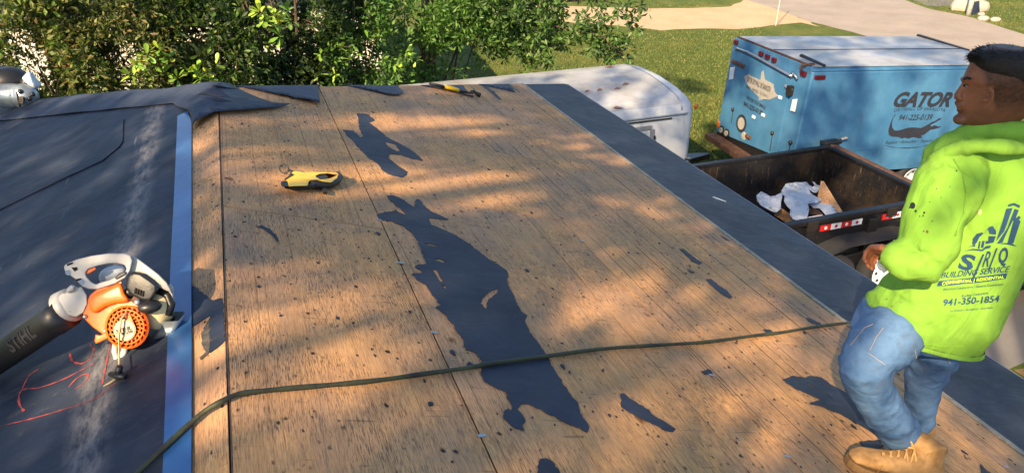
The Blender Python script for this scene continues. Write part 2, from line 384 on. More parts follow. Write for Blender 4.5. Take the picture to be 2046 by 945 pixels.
def mat(k):
    if k in MT: return MT[k]
    f = {
        'felt': lambda: m_felt('roofing_felt'), 'felt_stripe': lambda: m_felt('scuffed_roofing_felt', True), 'felt_patch': lambda: m_felt('torn_felt', False, 1.0, True),
        'felt_cap': lambda: m_felt('felt_cap', False, 1.25), 'felt_brittle': lambda: simple('crumbled_felt', hx('57554f'), .9, vs=40, col2=hx('2c2c2c'), bump=1, bs=45),
        'blue_strip': lambda: simple('blue_membrane', hx('34639a'), .3, .15, .5, .2, 5, None, .25, 22),
        'deck_under': lambda: simple('deck_edge_wood', hx('4a3423'), .9), 'batten': lambda: simple('pale_batten', hx('a79f8c'), .8, vs=20, col2=hx('7f7560'), dirt=.4),
        'stucco': lambda: simple('white_stucco', hx('d9d6cf'), .9, var=.12, bump=.4), 'fascia': lambda: simple('white_fascia', hx('cfcac0'), .7),
        'steel': lambda: simple('galvanised_steel', hx('a3a8ae'), .45, .7, var=.2), 'dark_gap': lambda: simple('dark_gap', hx('1b1512'), .95),
        'bark': m_bark, 'lawn': m_ground, 'road': lambda: m_road('asphalt_pale', '8f867c', '9d948a', '6f6860'), 'sand': lambda: m_road('crushed_shell', 'ab9677', 'b8a485', '8a7454', 25),
        'concrete': lambda: m_road('driveway_concrete', '6a6866', '787673', '525050', 90), 'dirt': lambda: m_road('bare_earth', '6b5a42', '7f6a4c', '40351f', 40),
        'blue_paint': lambda: m_paint('faded_blue_paint', '33648c', '4a7b9f', .38), 'blue_rust': lambda: m_paint('weathered_blue_paint', '33648a', '46779b', .4, .5),
        'white_roof': m_white_roof, 'white_paint': lambda: m_paint('white_trailer_paint', 'a4abb5', 'b3b9c0', .4), 'bed': m_bed, 'bed_out': lambda: simple('black_trailer_paint', hx('17181b'), .38, var=.3, dirt=.2, dirtcol=hx('3a342d')),
        'black': lambda: simple('black_plastic', hx('1d1e20'), .42, var=.3), 'rubber': lambda: simple('tyre_rubber', hx('25262a'), .85, var=.3),
        'seam_dirt': lambda: simple('shirt_grime', hx('6d7c2c'), .9), 'rust': lambda: simple('rusty_steel', hx('6a4a38'), .85, .2, col2=hx('3b2c25'), vs=14), 'red_lens': lambda: simple('red_lens', hx('4e0c10'), .3, var=.3), 'amber': lambda: simple('amber_lens', hx('c8641a'), .2),
        'red_tape': lambda: simple('red_reflector', hx('b81e22'), .35, var=.15, vs=30), 'white_tape': lambda: simple('white_reflector', hx('d6d8da'), .35, var=.1, vs=30),
        'chrome': lambda: simple('bright_metal', hx('c9ccd0'), .22, .9, var=.15), 'print_dark': lambda: simple('dark_print', hx('2b2f3a'), .5, var=.25, vs=5),
        'print_navy': lambda: simple('navy_print', hx('143f63'), .8, var=.3, vs=30), 'primer': lambda: simple('grey_primer', hx('9a9890'), .7, vs=12), 'print_lime': lambda: simple('lime_print', hx('b6e52a'), .8),
        'denim': m_denim, 'shirt': m_shirt, 'skin': m_skin, 'hair': lambda: simple('black_hair', hx('14110e'), .75, var=.4, vs=60, bump=.6, bs=250),
        'suede': lambda: simple('tan_suede', hx('b08a58'), .95, var=.3, vs=16, col2=hx('7d5c34'), bump=.4, bs=120), 'sole': lambda: simple('boot_sole', hx('7d5f38'), .85), 'lace': lambda: simple('boot_lace', hx('c69c60'), .9),
        'orange': lambda: simple('orange_plastic', hx('e8681a'), .38, var=.12, vs=8, dirt=.1, dirtcol=hx('7a3a18')), 'white_tool': m_white_tool,
        'tank': lambda: simple('translucent_tank', hx('cdb98c'), .3, var=.15), 'cord': lambda: simple('pull_cord', hx('b8a078'), .8), 'dark_metal': lambda: simple('dark_metal', hx('3a3634'), .45, .6),
        'yellow': lambda: simple('yellow_plastic', hx('ffcb14'), .4, var=.15, vs=25, dirt=.2, dirtcol=hx('5a4410')), 'yellow_label': lambda: simple('yellow_label', hx('e8d21c'), .45),
        'grip': lambda: simple('dark_rubber', hx('2a2b2e'), .6, var=.3), 'silver': lambda: simple('silver_housing', hx('8f9ba2'), .35, .5, var=.25, vs=10, dirt=.2),
        'white_plastic': lambda: simple('white_plastic_sheet', hx('c2c8ce'), .45, var=.08), 'wrap': lambda: simple('white_bundle_wrap', hx('c9d4dd'), .4, var=.1),
        'ply_scrap': lambda: m_plywood('plywood_scrap', 4.2, 0), 'paper': lambda: simple('white_paper', hx('e2e2de'), .8, var=.06), 'red_spray': lambda: simple('red_spray_paint', hx('b8443c'), .85, vs=40, col2=hx('5a3438')),
        'hose': lambda: simple('dirty_green_hose', hx('3c4228'), .6, vs=14, col2=hx('1f211c'), bump=.5, bs=90), 'navy_paint': lambda: simple('navy_car_paint', hx('141a52'), .25, var=.2), 'glass': lambda: simple('dark_glass', hx('0c1014'), .08),
        'stone': lambda: simple('painted_stone', hx('b0a898'), .8, vs=6, dirt=.3), 'dry_leaf': lambda: simple('dry_leaf', hx('8a5c42'), .7, col2=hx('5c4030'), vs=30),
        'leaf_a': lambda: m_leaf('green_leaf', [hx('2f4a1a'), hx('41611f'), hx('56792a'), hx('4a6a26'), hx('6f8a34')]),
        'leaf_b': lambda: m_leaf('mixed_leaf', [hx('465422'), hx('56622e'), hx('384722'), hx('6e6c3a'), hx('76583a'), hx('5f7036'), hx('7a7d48')]),
        'leaf_c': lambda: m_leaf('lime_leaf', [hx('8ba33a'), hx('a0b445'), hx('b5bc4c'), hx('7c9434'), hx('c0b850')]),
        'leaf_d': lambda: m_leaf('dark_leaf', [hx('1b2a15'), hx('233719'), hx('2e451f'), hx('28401b')]),
        'leaf_f': lambda: m_leaf('bough_leaf', [hx('2b4420'), hx('3a5a26'), hx('4c6d2c'), hx('345022'), hx('5d7a34')]),
        'leaf_e': lambda: m_leaf('fresh_leaf', [hx('40682a'), hx('4f7a2e'), hx('345a22'), hx('628838')]),
        'grass': lambda: m_leaf('grass_blade', [hx('4a5f26'), hx('586c2e'), hx('6c743a'), hx('3e501f'), hx('7c7846')], .7),
    }[k]
    MT[k] = f(); return MT[k]
def ply(i, plank=.8):
    k = 'ply%d_%s' % (i, plank)
    if k not in MT: MT[k] = m_plywood('weathered_plywood_%s' % k, i * 1.73 + .3, plank)
    return MT[k]
# ------------------------------------------------------------------ the house and its stripped roof
house = thing('house', (0, 2, 0), 'house whose hip roof is half stripped to bare plywood, half under black felt', 'house')
def YH(x): return 5.31 + .949 * (x - RX)
_l0 = roofL(0, 206); KL = (_l0.y - 5.31) / (RX - _l0.x)
def YL(x): return 5.31 + KL * (RX - x)
Y0 = -5.0
def clip(poly, f):                           # keep f(p) >= 0
    out = []
    for i, p in enumerate(poly):
        q = poly[(i + 1) % len(poly)]; a, b = f(p), f(q)
        if a >= 0: out.append(p)
        if (a >= 0) != (b >= 0): t = a / (a - b); out.append((p[0] + (q[0] - p[0]) * t, p[1] + (q[1] - p[1]) * t))
    return out
def slab(name, poly, side, mats, h=0.0, th=.012, parent=house, lift=None):
    z = zR if side == 'R' else zL; n = len(poly)
    hh = [h + (lift(p) if lift else 0) for p in poly]
    vs = [(p[0], p[1], z(p[0]) + k) for p, k in zip(poly, hh)] + [(p[0], p[1], z(p[0]) + k - th) for p, k in zip(poly, hh)]
    fs = [tuple(range(n)), tuple(reversed(range(n, 2 * n)))] + [(i, n + i, n + (i + 1) % n, (i + 1) % n) for i in range(n)]
    m = MB().add(vs, fs); return m.build(name, mats, parent)
# carcass
MB().hexa([(-4.46, Y0, zL(-4.46) - .05), (RX, Y0, zR(RX) - .05), (RX, 5.25, zR(RX) - .05), (-4.46, YL(-4.46) - .1, zL(-4.46) - .05)] +
          [(-4.46, Y0, zL(-4.46) - .014), (RX, Y0, zR(RX) - .014), (RX, 5.30, zR(RX) - .014), (-4.46, YL(-4.46) - .03, zL(-4.46) - .014)]).build('roof_deck', mat('deck_under'), house)
MB().hexa([(RX, Y0, zR(RX) - .05), (EW, Y0, zR(EW) - .07), (EW, YH(EW) - .1, zR(EW) - .07), (RX, 5.25, zR(RX) - .05)] +
          [(RX, Y0, zR(RX) - .013), (EW, Y0, zR(EW) - .026), (EW, YH(EW) - .03, zR(EW) - .026), (RX, 5.30, zR(RX) - .013)]).build('roof_deck', mat('deck_under'), house)
pyd('end_slope', [(RX, 5.31, zR(RX) - .004), (EW, YH(EW), zR(EW) - .02), (EW, 9.7, 2.5), (-4.46, 9.7, 2.5), (-4.46, YL(-4.46), zL(-4.46) - .004)], [(0, 1, 4), (1, 2, 3, 4)], mat('felt'), house)
for c, d in (((4.0, 2.2, 1.25), (.15, 13.6, 2.5)), ((-4.1, 2.2, 1.25), (.15, 13.6, 2.5)), ((-.05, 9.05, 1.25), (7.94, .15, 2.5)), ((-.05, -4.6, 1.25), (7.94, .15, 2.5))):
    MB().box(c, d).build('wall', mat('stucco'), house)
MB().box((EW - .012, (Y0 + YH(EW)) / 2, zR(EW) - .135), (.022, YH(EW) - Y0 - .1, .16)).build('fascia', mat('fascia'), house)
MB().box((EW - .2, (Y0 + YH(EW)) / 2 - .1, zR(EW) - .2), (.36, YH(EW) - Y0 - .4, .015)).build('soffit', mat('fascia'), house)
MB().box((EW + .012, (Y0 + YH(EW)) / 2 - .02, zR(EW) - .045), (.014, YH(EW) - Y0 - .06, .05)).build('drip_edge', mat('steel'), house)
# plywood sheets of the stripped slope
cols = [(RX + .005, .655, (.87, 3.31, 5.75)), (.661, 1.847, (-1.1, 1.35, 3.86, 6.4)), (1.853, 3.040, (0.0, 2.575, 5.145, 7.72)), (3.045, 3.297, (1.3, 3.9, 6.45))]
si = 0
for x0, x1, js in cols:
    ys = [Y0] + list(js) + [99]
    for a, b in zip(ys[:-1], ys[1:]):
        p = clip([(x0, a + .0025), (x1, a + .0025), (x1, b - .0025), (x0, b - .0025)], lambda q: YH(q[0]) - .004 - q[1])
        if len(p) < 3: continue
        k = random.uniform(-.002, .001)
        slab('plywood_sheet', p, 'R', ply(si % 4, .35 if x0 < 1.8 else .8), k, .012); si += 1
# the ridge: strip of plywood on the left slope, split pieces in the gap
def L2(pts): return [tuple(roofL(*p)[:2]) for p in pts]
def R2(pts): return [tuple(roofR(*p)[:2]) for p in pts]
xl = lambda y: -.226 + (5.0 - y) * .0185
for a, b in ((Y0, 1.1), (1.105, 3.72), (3.725, 5.27)):
    slab('plywood_sheet', [(xl(a) - .02, a), (RX - .005, a), (RX - .005, b), (xl(b) - .02, b)], 'L', ply(si % 4, .1), -.001, .012); si += 1
MB().tube([(RX + .002 * math.sin(i * 2.1), -1 + i * .4, zR(RX) - .012) for i in range(16)], [.0028 + .001 * math.sin(i * 1.7) for i in range(16)], 5).build('ridge_splint', mat('batten'), house)
# felt left on the right slope below the stripped part, with a pale batten at its head
slab('felt_sheet', [(3.335, Y0), (EW, Y0), (EW, YH(EW) - .06), (EW - .07, YH(EW - .07)), (3.335, YH(3.335))], 'R', mat('felt'), -.010, .012)
for a, b in ((Y0, 2.3), (2.305, 4.72), (4.725, 7.15), (7.155, 8.5)):
    slab('edge_batten', [(3.300, a), (3.342, a), (3.342, min(b, YH(3.34))), (3.300, min(b, YH(3.3)))], 'R', mat('batten'), .005 + random.uniform(-.001, .001), .016)
# left slope: felt courses lapped over each other, and the blue membrane strip along the bared edge
slab('felt_sheet', [(-4.46, Y0), (xl(Y0) - .03, Y0), (xl(5.25) - .03, 5.25), (-.4, YL(-.4)), (-4.46, YL(-4.46))], 'L', mat('felt_stripe'), -.002, .010)
slab('felt_sheet', ragged(L2([(-250, 545), (0, 420), (110, 366), (205, 322), (238, 295), (245, 284), (247, 240), (130, 236), (0, 250), (-250, 290)]), .25, .006, 3), 'L', mat('felt'), .006, .006)
slab('felt_sheet', [tuple(p) for p in L2([(-300, 1010), (328, 1010), (330, 960), (336, 700), (343, 520), (140, 700), (0, 790), (-300, 960)])], 'L', mat('felt_stripe'), .0015, .003)
slab('membrane_strip', L2([(355, 234), (376, 224), (383, 247), (383, 428), (346, 443), (351, 330)]), 'L', mat('blue_strip'), .007, .006)
slab('membrane_strip', L2([(346, 438), (383, 424), (383, 560), (384, 760), (383, 1010), (324, 1010), (333, 760), (342, 520)]), 'L', mat('blue_strip'), .009, .006)
# lifted felt: cap over the hip and ridge, and torn tabs along the hip
def surf(px, py, h=0.0):
    a = roofR(px, py, h)
    return a if a.x > RX else roofL(px, py, h)
def flap(name, px, mats, lift, th=.004, step=14, rag=0.0):
    px = ragged(px, step, rag or .01, len(px)) if step else px
    s = 1 / 100.
    vs, fs = fill2d([[(x * s, y * s) for x, y in px]]); vs, fs = sub2d(vs, fs, 3)
    o = pyd(name, [surf(x / s, y / s, 0) + V((0, 0, lift(x / s, y / s))) for x, y in vs], fs, mats, house, True)
    bm = bmesh.new(); bm.from_mesh(o.data); bmesh.ops.remove_doubles(bm, verts=bm.verts, dist=1e-4); bmesh.ops.recalc_face_normals(bm, faces=bm.faces)
    if sum(f.normal.z for f in bm.faces) < 0: bmesh.ops.reverse_faces(bm, faces=bm.faces)
    bm.to_mesh(o.data); bm.free(); m = o.modifiers.new('t', 'SOLIDIFY'); m.thickness = th; m.offset = -1; return o
def caplift(x, y):
    d = .012 + .010 * noise.noise(V((x / 60, y / 25, 0)))
    d += .030 * math.exp(-((x - 395 - (y - 215) * -1.2) / 28) ** 2) * (1 if y > 180 else .3)
    if x > 385: d += .022 * max(0, (y - 195) / 40)
    return max(.006, d)
flap('felt_cap', [(-70, 268), (0, 243), (130, 230), (250, 218), (345, 209), (383, 238), (384, 262), (400, 252), (430, 233), (500, 228), (560, 220), (582, 213), (545, 211), (515, 200), (480, 182), (462, 172), (425, 167), (330, 179), (170, 191), (70, 202), (0, 210), (-70, 224)], mat('felt_cap'), caplift, .004, 25)
for pts, k in (([(470, 173), (560, 172), (636, 171.5), (640, 212), (622, 208), (560, 193), (510, 181)], .028), ([(688, 171), (793, 171.5), (806, 187), (796, 194), (780, 193), (740, 183)], .03),
               ([(840, 171), (925, 171), (936, 188), (925, 187), (885, 180)], .02), ([(955, 169), (1018, 168.5), (1030, 186), (1010, 181), (985, 176)], .02)):
    flap('felt_tab', pts, mat('felt_cap'), lambda x, y, k=k: .004 + k * max(0, (y - 172) / 40) * (1 + .5 * noise.noise(V((x / 20, y / 20, 1)))), .003, 12, .3)
# stuck remnants of torn felt
def patch(px, holes=(), side='R', m='felt_patch', h=.0016, step=.013, amp=.0085, sd=0):
    f = R2 if side == 'R' else L2
    lp = [ragged(f(px), step, amp, sd)] + [ragged(f(q), step * .7, amp * .5, sd + 2) for q in holes]
    vs, fs = fill2d(lp, .002); z = zR if side == 'R' else zL
    b = MB().add([(v.x, v.y, z(v.x) + h + v.z) for v in vs], fs)
    o = b.build('felt_remnant', mat(m), house); return o
A6 = lambda *q: [(650 + x / 2.864, 300 + y / 2.864) for x, y in q]
A7 = lambda *q: [(650 + x / 2.864, 615 + y / 2.864) for x, y in q]
A2 = lambda *q: [(650 + x / 2.864, y / 2.864) for x, y in q]
B1 = lambda *q: [(1346 + x / 2.864, 300 + y / 2.864) for x, y in q]
B2 = lambda *q: [(1346 + x / 2.864, 615 + y / 2.864) for x, y in q]
C6 = lambda *q: [(380 + x / 4.725, 540 + y / 4.725) for x, y in q]
patch(A6((350, 260), (395, 262), (450, 290), (500, 322), (515, 330), (510, 300), (522, 280), (540, 285), (560, 315), (600, 350), (705, 395), (690, 400), (590, 390), (610, 430), (650, 445), (750, 490), (835, 545), (890, 590), (960, 640), (1040, 690), (1050, 710), (1040, 740), (1050, 780), (1075, 820), (1090, 870), (1125, 925)) +
      A7((1155, 45), (1145, 80), (1180, 150), (1265, 265), (1290, 320), (1340, 400), (1385, 470), (1450, 550), (1460, 600), (1500, 660), (1510, 685), (1500, 715), (1410, 672), (1370, 655), (1250, 590), (1160, 550), (1120, 553), (1100, 580), (1130, 610), (1145, 650), (1130, 665), (1140, 705), (1090, 690), (1060, 670), (1020, 630), (1020, 590), (1045, 578), (1068, 590), (1062, 550), (1030, 480), (960, 450), (910, 420), (890, 370), (890, 340), (900, 310), (870, 260), (800, 240), (795, 195), (745, 125), (735, 95), (660, 20)) +
      A6((630, 900), (660, 890), (600, 810), (570, 770), (520, 740), (500, 705), (555, 705), (545, 685), (515, 670), (525, 660), (580, 650), (575, 625), (555, 590), (530, 520), (490, 470), (440, 430), (380, 410), (310, 400), (295, 370), (330, 360), (400, 348), (465, 372), (400, 312), (365, 282)),
      [A6((615, 685), (635, 685), (690, 790), (690, 797), (670, 780)), A6((625, 632), (650, 622), (685, 635), (680, 645)), A6((900, 850), (940, 810), (990, 790), (985, 815), (930, 860), (920, 912), (890, 880)), A6((565, 532), (600, 535), (650, 552), (640, 556), (585, 545))], sd=1)
patch(A2((180, 650), (240, 655), (285, 690), (248, 702), (300, 740), (350, 785), (420, 820), (500, 865), (560, 920)) + A6((555, 62), (490, 50), (440, 30), (370, 25), (360, 45), (400, 80), (470, 125), (465, 145), (440, 158), (360, 140), (330, 120), (300, 80), (250, 45), (205, 5)) +
      A2((200, 860), (150, 800), (100, 745), (160, 750), (205, 790), (215, 780), (190, 720), (190, 680)), [A2((340, 812), (400, 830), (430, 865), (410, 868), (360, 842))], sd=3)
for q, s in ((A7((1685, 495), (1710, 490), (1760, 530), (1850, 585), (1870, 610), (1940, 650), (2005, 695), (1990, 708), (1950, 705), (1850, 655), (1740, 600), (1690, 565)), 5), (A7((1230, 865), (1265, 860), (1300, 880), (1345, 940), (1340, 1000), (1210, 1000), (1215, 910)), 6),
             (B1((30, 565), (55, 565), (85, 590), (130, 625), (165, 645), (150, 655), (110, 640), (60, 590)), 7), (B1((185, 740), (215, 738), (265, 780), (300, 800), (335, 840), (320, 850), (270, 820), (210, 770)), 8), (B1((268, 490), (300, 505), (322, 522), (298, 516)), 9), (B1((78, 680), (120, 700), (108, 706), (86, 692)), 10),
             (B2((760, 55), (785, 62), (845, 92), (825, 100), (770, 76)), 11), (B2((1060, 765), (1180, 755), (1200, 790), (1160, 840), (1090, 800)), 12), (B2((1755, 890), (1790, 930), (1835, 960), (1760, 960)), 13), (B2((510, 125), (550, 125), (570, 140), (530, 145)), 14),
             ([(513, 453), (524, 450), (541, 460), (553, 471), (560, 487), (545, 472), (528, 458)], 15), (A2((890, 488), (930, 500), (985, 545), (1010, 575), (990, 570), (950, 535)), 16), ([(1400, 742), (1418, 738), (1424, 746), (1408, 749)], 17)):
    patch(q, sd=s, step=.012, amp=.006)
patch(B2((620, 410), (680, 390), (750, 400), (790, 388), (850, 400), (900, 440), (1000, 490), (1060, 560), (1130, 640), (1160, 730), (1100, 690), (960, 612), (840, 562), (770, 548), (840, 525), (760, 490), (690, 460)), [B2((765, 427), (808, 455), (782, 445))], sd=18)
patch(C6((12, 150), (60, 170), (130, 235), (215, 290), (300, 265), (318, 420), (328, 665), (240, 745), (190, 780), (185, 600), (190, 430), (110, 480), (12, 540)), side='L', sd=20)
patch(C6((190, 440), (182, 780), (100, 850), (90, 830), (150, 770), (110, 690), (100, 600)), side='L', m='felt_brittle', sd=21)
# loose flecks of felt, far too many to count
fv, ff = [], []
for i in range(900):
    x = random.uniform(RX + .02, 3.28); y = random.uniform(.9, YH(x) - .1)
    if noise.noise(V((x * .9, y * .9, 4))) < random.uniform(-.5, .25): continue
    r = random.choice((.0022, .003, .004, .006, .011 if random.random() < .25 else .003)); b = len(fv); a0 = random.uniform(0, 6.3)
    ring = [(x + r * random.uniform(.5, 1.2) * math.cos(a0 + k * 1.257), y + 1.7 * r * random.uniform(.5, 1.2) * math.sin(a0 + k * 1.257)) for k in range(5)]
    fv += [(p[0], p[1], zR(p[0]) + .0015 + r * .25) for p in ring] + [(p[0], p[1], zR(p[0]) - .001) for p in ring]
    ff += [tuple(b + k for k in range(5))] + [(b + k, b + 5 + k, b + 5 + (k + 1) % 5, b + (k + 1) % 5) for k in range(5)]
tag(pyd('felt_flecks', fv, ff, mat('felt_patch'), house), kind='stuff')
# panel clips
for x, y in ((868, 665), (963, 871), (800, 526), (757, 440), (1084, 405), (1163, 482), (1422, 750), (1573, 912), (2010, 933)):
    p = roofR(x, y); a = random.uniform(-.5, .5)
    q = [(p.x + math.cos(a) * u - math.sin(a) * v, p.y + math.sin(a) * u + math.cos(a) * v) for u, v in ((-.014, -.006), (.014, -.006), (.014, .006), (.003, .008), (-.014, .006))]
    slab('panel_clip', q, 'R', mat('steel'), .004, .003)
p = roofR(1437, 397); slab('paint_chip', [(p.x - .05, p.y + .03), (p.x - .03, p.y + .045), (p.x + .06, p.y - .02), (p.x + .05, p.y - .035)], 'R', mat('wrap'), -.004, .004)
# red spray marks on the felt
def ribbon(pts, w=.010):
    w *= .40
    q = [roofL(*p) for p in pts]; fine = []
    for i in range(len(q) - 1):
        a, b, c, d = q[max(i - 1, 0)], q[i], q[i + 1], q[min(i + 2, len(q) - 1)]
        for t in [k / 9 for k in range(9)]: fine.append(.5 * ((2 * b) + (c - a) * t + (2 * a - 5 * b + 4 * c - d) * t * t + (3 * b - a - 3 * c + d) * t ** 3))
    fine.append(q[-1]); vs, fs = [], []
    for i, p in enumerate(fine):
        t = (fine[min(i + 1, len(fine) - 1)] - fine[max(i - 1, 0)]).normalized(); a = V((-t.y, t.x, 0)).normalized() * w * max(.08, .5 + .75 * noise.noise(V((p.x * 45, p.y * 45, 2))))
        for s in (-1, 1): c = p + a * s; vs.append((c.x, c.y, zL(c.x) + .0028))
    fs = [(2 * i, 2 * i + 1, 2 * i + 3, 2 * i + 2) for i in range(len(fine) - 1)]
    return pyd('spray_mark', vs, fs, mat('red_spray'), house)
for w, q in ((.012, [(-30, 858), (0, 852), (60, 838), (130, 818), (190, 797), (232, 765)]), (.014, [(48, 822), (38, 803), (45, 780), (80, 775), (130, 757), (188, 727)]), (.010, [(45, 778), (58, 752), (78, 738)]),
             (.013, [(140, 707), (145, 722), (165, 727), (184, 713), (188, 697), (180, 690)]), (.010, [(138, 774), (150, 760), (165, 750), (177, 749), (170, 765), (150, 778)]), (.010, [(221, 688), (214, 720), (208, 750), (205, 768)])):
    ribbon(q, w)
# ------------------------------------------------------------------ ground, road, drives
def sheet(name, pts, z, mats, kind='structure', rag=0, step=.5):
    lp = ragged(pts, step, rag) if rag else pts
    vs, fs = fill2d([lp]); o = pyd(name, [(v.x, v.y, z) for v in vs], fs, mats)
    bm = bmesh.new(); bm.from_mesh(o.data); bmesh.ops.recalc_face_normals(bm, faces=bm.faces)
    if sum(f.normal.z * f.calc_area() for f in bm.faces) < 0: bmesh.ops.reverse_faces(bm, faces=bm.faces)
    bm.to_mesh(o.data); bm.free(); return tag(o, kind=kind)
pyd('lawn', [(-200, -200, 0), (200, -200, 0), (200, 260, 0), (-200, 260, 0)], [(0, 1, 2, 3)], mat('lawn'))['kind'] = 'structure'
G = lambda x, y: tuple(at_z(x, y, 0)[:2])
road_poly = [G(1350, -60), G(1485, -2), G(1560, 22), G(1620, 45), G(1700, 65), G(1800, 92), G(1900, 115), G(2150, 175), G(2600, 300), G(2600, 180), G(2250, 120), G(2046, 70), G(1990, 52), G(1930, 33), G(1860, 20), G(1800, -2), G(1700, -45), G(1620, -90)]
sheet('road', road_poly, .010, mat('road'), rag=.12, step=.6)
sheet('sand_drive', [G(900, 40), G(1100, 42), G(1285, 57), G(1320, 62), G(1400, 58), G(1470, 60), G(1540, 52), G(1600, 46), G(1640, 55), G(1560, 20), G(1500, -2), G(1460, 14), G(1380, 17), G(1290, 18), G(1100, 12), G(900, 6)], .006, mat('sand'), rag=.2, step=.5)
sheet('side_drive', [G(1815, -2), G(1850, 12), G(1870, 14), G(1905, 12), G(1960, 4), G(2010, -3), G(2050, -30), G(1830, -40)], .008, mat('concrete'), rag=.1)
sheet('driveway', [(4.4, -6), (8.47, -6), (8.47, 5.02), (10.0, 5.2), (26, 2.0), (26, 7.5), (10.5, 10.2), (4.4, 8.6)], .012, mat('concrete'))
sheet('flower_bed', [(8.50, -3), (12.5, -3), (12.5, 4.6), (8.50, 4.98)], .016, mat('dirt'))
# grass blades where the lawn is seen
n = 52000
px = RNG.uniform(940, 1520, n); py = RNG.uniform(8, 335, n) ** 1.0
P = []
D = np.array([RM @ np.array([(a - CX) / F, (b - CY) / F, 1]) for a, b in zip(px, py)]); t = -CAM[2] / D[:, 2]; g = CAM + D * t[:, None]
def inpoly(p, poly):
    r = np.zeros(len(p), bool); q = np.array(poly); j = len(q) - 1
    for i in range(len(q)):
        c = ((q[i, 1] > p[:, 1]) != (q[j, 1] > p[:, 1])) & (p[:, 0] < (q[j, 0] - q[i, 0]) * (p[:, 1] - q[i, 1]) / (q[j, 1] - q[i, 1] + 1e-12) + q[i, 0]); r ^= c; j = i
    return r
sandp = [G(900, 40), G(1285, 57), G(1320, 62), G(1470, 60), G(1600, 46), G(1640, 55), G(1500, -2), G(1380, 17), G(1100, 12), G(900, 6)]
extra = RNG.uniform(0, 1, (9000, 2)) * np.array([8, 9]) + np.array([26.5, 17.5])
g = np.vstack([g[:, :3], np.c_[extra, np.zeros(len(extra))]])
ok = ~inpoly(g, sandp) & ~inpoly(g, road_poly) & ~((g[:, 0] < 10.5) & (g[:, 1] < 10.0)); g = g[ok]; n = len(g)
a = RNG.uniform(0, 6.283, n); hgt = RNG.uniform(.03, .075, n); w = RNG.uniform(.010, .022, n); ln = RNG.normal(0, .03, (n, 2))
u = np.c_[np.cos(a), np.sin(a), np.zeros(n)] * w[:, None]; g[:, 2] = -.003
vs = np.stack([g - u, g + u, g + np.c_[ln, hgt]], 1).reshape(-1, 3)
tag(npmesh('grass', vs, np.arange(3 * n).reshape(-1, 3), mat('grass')), kind='stuff')
# stone and post on the far verge, guy pole by the road
stone = MB(); c = at_z(1934, 22, 0)
rg = []
for j, (z, s) in enumerate(((0, 1.0), (.18, 1.03), (.36, .92), (.44, .6))):
    rg.append([V((c.x + .56 * s * (1.15 + .16 * math.sin(3 * k)) * math.cos(k * .628) * .94 - s * .25 * math.sin(k * .628) * .34, c.y - .56 * s * 1.1 * math.cos(k * .628) * .34 + s * .5 * math.sin(k * .628) * .94, z)) for k in range(10)])
tag(stone.loft(rg).build('boulder', mat('stone'), None, True, .04), 'long pale boulder on the far grass verge behind the white post', 'boulder')
b = at_z(1934, 31, 0)
tag(MB().tube([b + V((0, 0, -.02)), b + V((.01, 0, 1.0)), b + V((.02, 0, 2.4))], .10, 12).build('white_post', mat('fascia'), None, True), 'white round post standing in front of the boulder on the verge', 'post')
q = [at_z(1942, 31, 0), at_z(1958, 29, 0)]; tag(MB().hexa([q[0], q[1], q[1] + V((.03, .08, 0)), q[0] + V((.03, .08, 0)), q[0] + V((.1, .25, .42)), q[1] + V((.1, .25, .46)), q[1] + V((.13, .33, .46)), q[0] + V((.13, .33, .42))]).build('shade_plate', mat('felt'), None, False, .02), 'dark plate added for the shade on the right end of the boulder behind the post', 'shade plate')  # dark plate standing in for shade on the boulder's right end
b = at_z(1550, 52, 0)
tag(MB().tube([b, b + V((.02, 0, 2.2))], .015, 6).build('marker_stake', mat('fascia'), None), 'thin pale marker stake at the edge of the road', 'stake')
for i, (x, y, s, lab) in enumerate(((1960, 31, .13, 'small round white stone beside the boulder'), (1964, 41, .2, 'flat pale stone at the edge of the verge'), (1988, 43, .18, 'pale stone lying beside dry sticks on the verge'))):
    p = at_z(x, y, 0); tag(MB().ball(p + V((0, 0, s * .3)), (s * 1.2, s, s * .6), None, 8, 6).build('verge_stone', mat('stone'), None, True), lab, 'stone', 'stones on the verge')
# ------------------------------------------------------------------ foliage
def unit(a): return a / np.maximum(np.linalg.norm(a, axis=1, keepdims=True), 1e-9)
def leaf_mesh(name, base, d, L, Wd, mats, parent, fold=.25):
    """folded leaf blades: base, two shoulders, tip"""
    n = len(base); rnd = unit(RNG.normal(0, 1, (n, 3)) + np.array([0, 0, .6])); s = unit(np.cross(d, rnd)); nn = np.cross(s, d)
    L = L[:, None]; Wd = Wd[:, None]
    a = base; m = base + d * L * .58 - nn * L * .06; l = m + s * Wd * .5 + nn * Wd * fold * .5; r = m - s * Wd * .5 + nn * Wd * fold * .5; t = base + d * L - nn * L * .18
    vs = np.stack([a, r, t, l], 1).reshape(-1, 3); i = np.arange(n)[:, None] * 4
    fs = np.concatenate([i + np.array([[0, 1, 2]]), i + np.array([[0, 2, 3]])], 1).reshape(-1, 3)
    return npmesh(name, vs, fs, mats, parent)
def rosettes(cent, k, spread, up=.35, out=None):
    """k leaves round each clump centre"""
    n = len(cent); c = np.repeat(cent, k, 0); d = RNG.normal(0, 1, (n * k, 3)) + np.array([0, 0, up])
    if out is not None: d += np.repeat(out, k, 0) * .9
    d = unit(d); return c + d * RNG.uniform(0, spread, (n * k, 1)), d
def blob_points(c, r, n, gap=.0, gs=1.3, seed=0, shell=.35):
    p = unit(RNG.normal(0, 1, (n * 2, 3))) * (RNG.uniform(shell, 1, (n * 2, 1)) ** .5) * np.array(r) + np.array(c)
    if gap > -1: p = p[np.array([noise.noise(V((q[0] * gs, q[1] * gs, q[2] * gs + seed))) > gap for q in p])]
    return p[:n]
